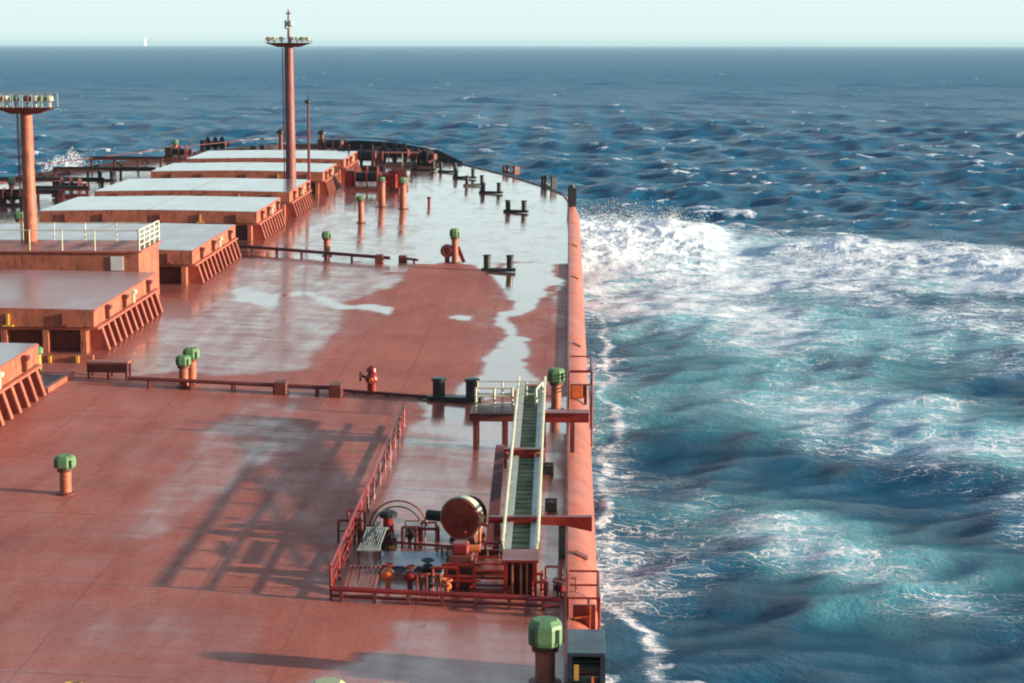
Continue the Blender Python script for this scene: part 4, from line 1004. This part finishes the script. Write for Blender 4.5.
    n5=noise(1.3,8,0.75,0.9,mp.outputs[0]); n6=noise(3.0,6,0.72,0.5)
    cr=M_('ADD',base_,M_('ADD',M_('MULTIPLY',M_('SUBTRACT',n5,0.5),1.7),M_('MULTIPLY',M_('SUBTRACT',n6,0.5),1.0)))
    crisp=mr(cr,0.96,1.16,0,1)
    fm=M_('MAXIMUM',M_('MAXIMUM',soft,crisp),lc)
    fm=M_('MULTIPLY',fm,mr(foam,0.03,0.3,0,1))
    aa=mr(M_('ADD',aer,M_('MULTIPLY',M_('SUBTRACT',n3,0.5),0.7)),0.0,1.0,0,1)
    aa=M_('MULTIPLY',aa,mr(aer,0.0,0.15,0,1))
    r=N.new('ShaderNodeValToRGB'); e=r.color_ramp.elements
    e[0].position=0; e[0].color=(0.004,0.140,0.275,1); e[1].position=1; e[1].color=(0.16,0.47,0.56,1)
    k=e.new(0.35); k.color=(0.014,0.13,0.24,1); k=e.new(0.7); k.color=(0.055,0.285,0.375,1)
    L.new(aa,r.inputs[0])
    mx=N.new('ShaderNodeMix'); mx.data_type='RGBA'; L.new(fm,mx.inputs[0]); L.new(r.outputs[0],mx.inputs[6]); mx.inputs[7].default_value=(0.90,0.93,0.93,1)
    L.new(mx.outputs[2],b.inputs['Base Color'])
    L.new(M_('MAXIMUM',mr(fm,0,0.6,0.16,0.75,'LINEAR'),mr(att('dist'),200,1500,0.16,0.4,'LINEAR')),b.inputs['Roughness']); b.inputs['IOR'].default_value=1.333
    L.new(mr(fm,0,0.6,0.08,0.1,'LINEAR'),b.inputs['Specular IOR Level'])
    # ripples
    h=M_('ADD',M_('MULTIPLY',noise(0.16,10,0.70,0.3),4.2),M_('MULTIPLY',noise(1.6,4,0.6),0.25))
    h=M_('ADD',h,M_('MULTIPLY',fm,0.25))
    bp=N.new('ShaderNodeBump'); bp.inputs['Distance'].default_value=0.9; bp.inputs['Strength'].default_value=0.9
    L.new(mr(foam,0.15,0.7,0.95,0.30,'LINEAR'),bp.inputs['Strength']); L.new(h,bp.inputs['Height']); L.new(bp.outputs[0],b.inputs['Normal'])
    me.materials.append(mt)
    o=bpy.data.objects.new('sea_water',me); C.objects.link(o); o.matrix_world=SEAM; tag(o,kind='structure')
    # spray thrown off the breaking bow waves
    c=(crest>0.35); ii=np.argwhere(c); vv=[];ff=[]
    cc=crest[c]; pr=cc/cc.sum()*1.0
    wts=sp[ :,:]*np.ones_like(v); wts=(wts[c]*Rr[c])*cc*sstep(0.42,0.75,fbm(v[c]*0.5,u[c]*0.4,4,77))**1.5; wts/=wts.sum()
    pick=rng.choice(len(ii),size=90000,p=wts)
    for t_ in pick:
        i,j=ii[t_]; near=float(np.clip(1-(px[i,j]-590)/170,0,1))
        hh=rng.exponential(0.25+0.8*near)-0.3; s_=0.015+0.05*rng.random()**2
        if hh>3.5: continue
        base=np.array([v[i,j]+rng.normal(0,0.5),u[i,j]+rng.normal(0,1.0),Z[i,j]+hh])
        d=rng.normal(0,1,(3,)); 
        o_=len(vv)
        for a_ in ((1,0,-.5),(-.6,.8,-.5),(-.6,-.8,-.5),(0,0,.9)): vv.append(tuple(base+np.array(a_)*s_*(0.6+0.8*rng.random())))
        ff+=[(o_,o_+1,o_+3),(o_+1,o_+2,o_+3),(o_+2,o_,o_+3),(o_,o_+2,o_+1)]
    for t_ in range(34000):
        base=np.array([-69.5+rng.normal(0,2.4),275+rng.normal(0,9),0.0]); top=9.8*math.exp(-((base[0]+69.5)/5)**2)*(0.6+0.6*float(vnoise(np.array([base[0]*.5]),np.array([base[1]*.3]),5)[0]))
        base[2]=top*rng.random()**0.7; s_=0.02+0.07*rng.random()**2; o_=len(vv)
        for a_ in ((1,0,-.5),(-.6,.8,-.5),(-.6,-.8,-.5),(0,0,.9)): vv.append(tuple(base+np.array(a_)*s_))
        ff+=[(o_,o_+1,o_+3),(o_+1,o_+2,o_+3),(o_+2,o_,o_+3),(o_,o_+2,o_+1)]
    sm=bpy.data.meshes.new('sea_spray'); sm.from_pydata(vv,[],ff)
    ms,nt2,b2=nt_new('spray_drops'); b2.inputs['Base Color'].default_value=(0.85,0.87,0.87,1); b2.inputs['Roughness'].default_value=0.7
    sm.materials.append(ms); so=bpy.data.objects.new('sea_spray',sm); C.objects.link(so); so.matrix_world=SEAM
    tag(so,'white spray thrown off the breaking bow wave','spray',kind='stuff')
sea()

# distant sail on the horizon
d=ray(145.5,45.5); p=CAM+d*(2600/d.y)
sc=2600/F
t=empty('sailing_boat',p,'tiny white sail far off on the horizon left of the foremast','sailing boat',None,R(45))
m=MB(); m.rings([[(-1.5*sc,0,0),(1.4*sc,0,0),(0.9*sc,0.4*sc,0),(-0.9*sc,0.4*sc,0)],[(-2*sc,-.1*sc,1.2*sc),(2*sc,-.1*sc,1.2*sc),(1.3*sc,0.5*sc,1.2*sc),(-1.3*sc,0.5*sc,1.2*sc)]]); m.build('hull',WHITE,t)
m=MB(); m.rings([[(-1.6*sc,0,1.5*sc),(1.2*sc,0,1.5*sc),(0.9*sc,0,8.5*sc),(0.6*sc,0,8.5*sc)],[(-1.6*sc,0.15*sc,1.5*sc),(1.2*sc,0.15*sc,1.5*sc),(0.9*sc,0.1*sc,8.5*sc),(0.6*sc,0.1*sc,8.5*sc)]]); m.build('sail',WHITE,t)
m=MB(); m.cyl((1.0*sc,0,1*sc),(1.0*sc,0,9*sc),0.08*sc,n=6); m.build('mast',GREYL,t)

# ------------------------------------------------------------------ air
hz=MB(); hz.box(-25500,25500,-25500,25500,-5,46); hz=hz.build('haze',None); tag(hz,'thin sea haze over the whole water','haze',kind='stuff'); hz.matrix_world=SEAM
hm=bpy.data.materials.new('sea_haze'); hm.use_nodes=True; hn=hm.node_tree; hn.nodes.clear()
ho=hn.nodes.new('ShaderNodeOutputMaterial'); hv=hn.nodes.new('ShaderNodeVolumePrincipled'); hv.inputs['Color'].default_value=(0.58,0.88,1.0,1); hv.inputs['Density'].default_value=0.00006; hv.inputs['Anisotropy'].default_value=0.0
hn.links.new(hv.outputs[0],ho.inputs['Volume']); hz.data.materials.append(hm)
# ------------------------------------------------------------------ light
EL=R(9.0); AZ=R(97)      # sun from starboard, a little aft of the beam; azimuth clockwise from +Y
sdir=Vector((math.sin(AZ)*math.cos(EL),math.cos(AZ)*math.cos(EL),math.sin(EL)))
sun=bpy.data.lights.new('sun','SUN'); sun.energy=4.4; sun.angle=R(1.0); sun.color=(1.0,0.85,0.66)
so=bpy.data.objects.new('sun',sun); C.objects.link(so); so.rotation_euler=sdir.to_track_quat('Z','Y').to_euler()
w=bpy.data.worlds.new('World'); scene.world=w; w.use_nodes=True; nt=w.node_tree
bg=nt.nodes['Background']; sky=nt.nodes.new('ShaderNodeTexSky'); sky.sky_type='NISHITA'; sky.sun_disc=False
sky.sun_elevation=EL; sky.sun_rotation=AZ; sky.altitude=0; sky.air_density=1.0; sky.dust_density=0.6; sky.ozone_density=2.5
gt=nt.nodes.new('ShaderNodeTexCoord'); sx_=nt.nodes.new('ShaderNodeSeparateXYZ'); nt.links.new(gt.outputs['Generated'],sx_.inputs[0])
mr_=nt.nodes.new('ShaderNodeMapRange'); mr_.interpolation_type='SMOOTHSTEP'; mr_.inputs[1].default_value=0.02; mr_.inputs[2].default_value=0.65; mr_.inputs[3].default_value=0.96; mr_.inputs[4].default_value=0.15
nt.links.new(sx_.outputs[2],mr_.inputs[0]); mxs=nt.nodes.new('ShaderNodeMix'); mxs.data_type='RGBA'
nt.links.new(mr_.outputs[0],mxs.inputs[0]); nt.links.new(sky.outputs[0],mxs.inputs[6]); veil=nt.nodes.new('ShaderNodeVectorMath'); veil.operation='SCALE'; veil.inputs[0].default_value=(2.95,3.6,3.56)
ya=nt.nodes.new('ShaderNodeMath'); ya.operation='MULTIPLY_ADD'; ya.inputs[1].default_value=0.7; nt.links.new(sx_.outputs[0],ya.inputs[0]); nt.links.new(sx_.outputs[1],ya.inputs[2])
vr=nt.nodes.new('ShaderNodeMapRange'); vr.interpolation_type='SMOOTHSTEP'; vr.inputs[1].default_value=-0.9; vr.inputs[2].default_value=0.6; vr.inputs[3].default_value=0.15; vr.inputs[4].default_value=1.0; nt.links.new(ya.outputs[0],vr.inputs[0]); nt.links.new(vr.outputs[0],veil.inputs['Scale']); nt.links.new(veil.outputs[0],mxs.inputs[7])   # thin bright haze veil low in the sky
nt.links.new(mxs.outputs[2],bg.inputs[0]); bg.inputs[1].default_value=0.13
scene.view_settings.view_transform='Standard'; scene.view_settings.look='None'; scene.view_settings.gamma=1
scene.view_settings.exposure=1.05; scene.view_settings.use_curve_mapping=False
scene.render.engine='CYCLES'
scene.cycles.filter_width=2.0
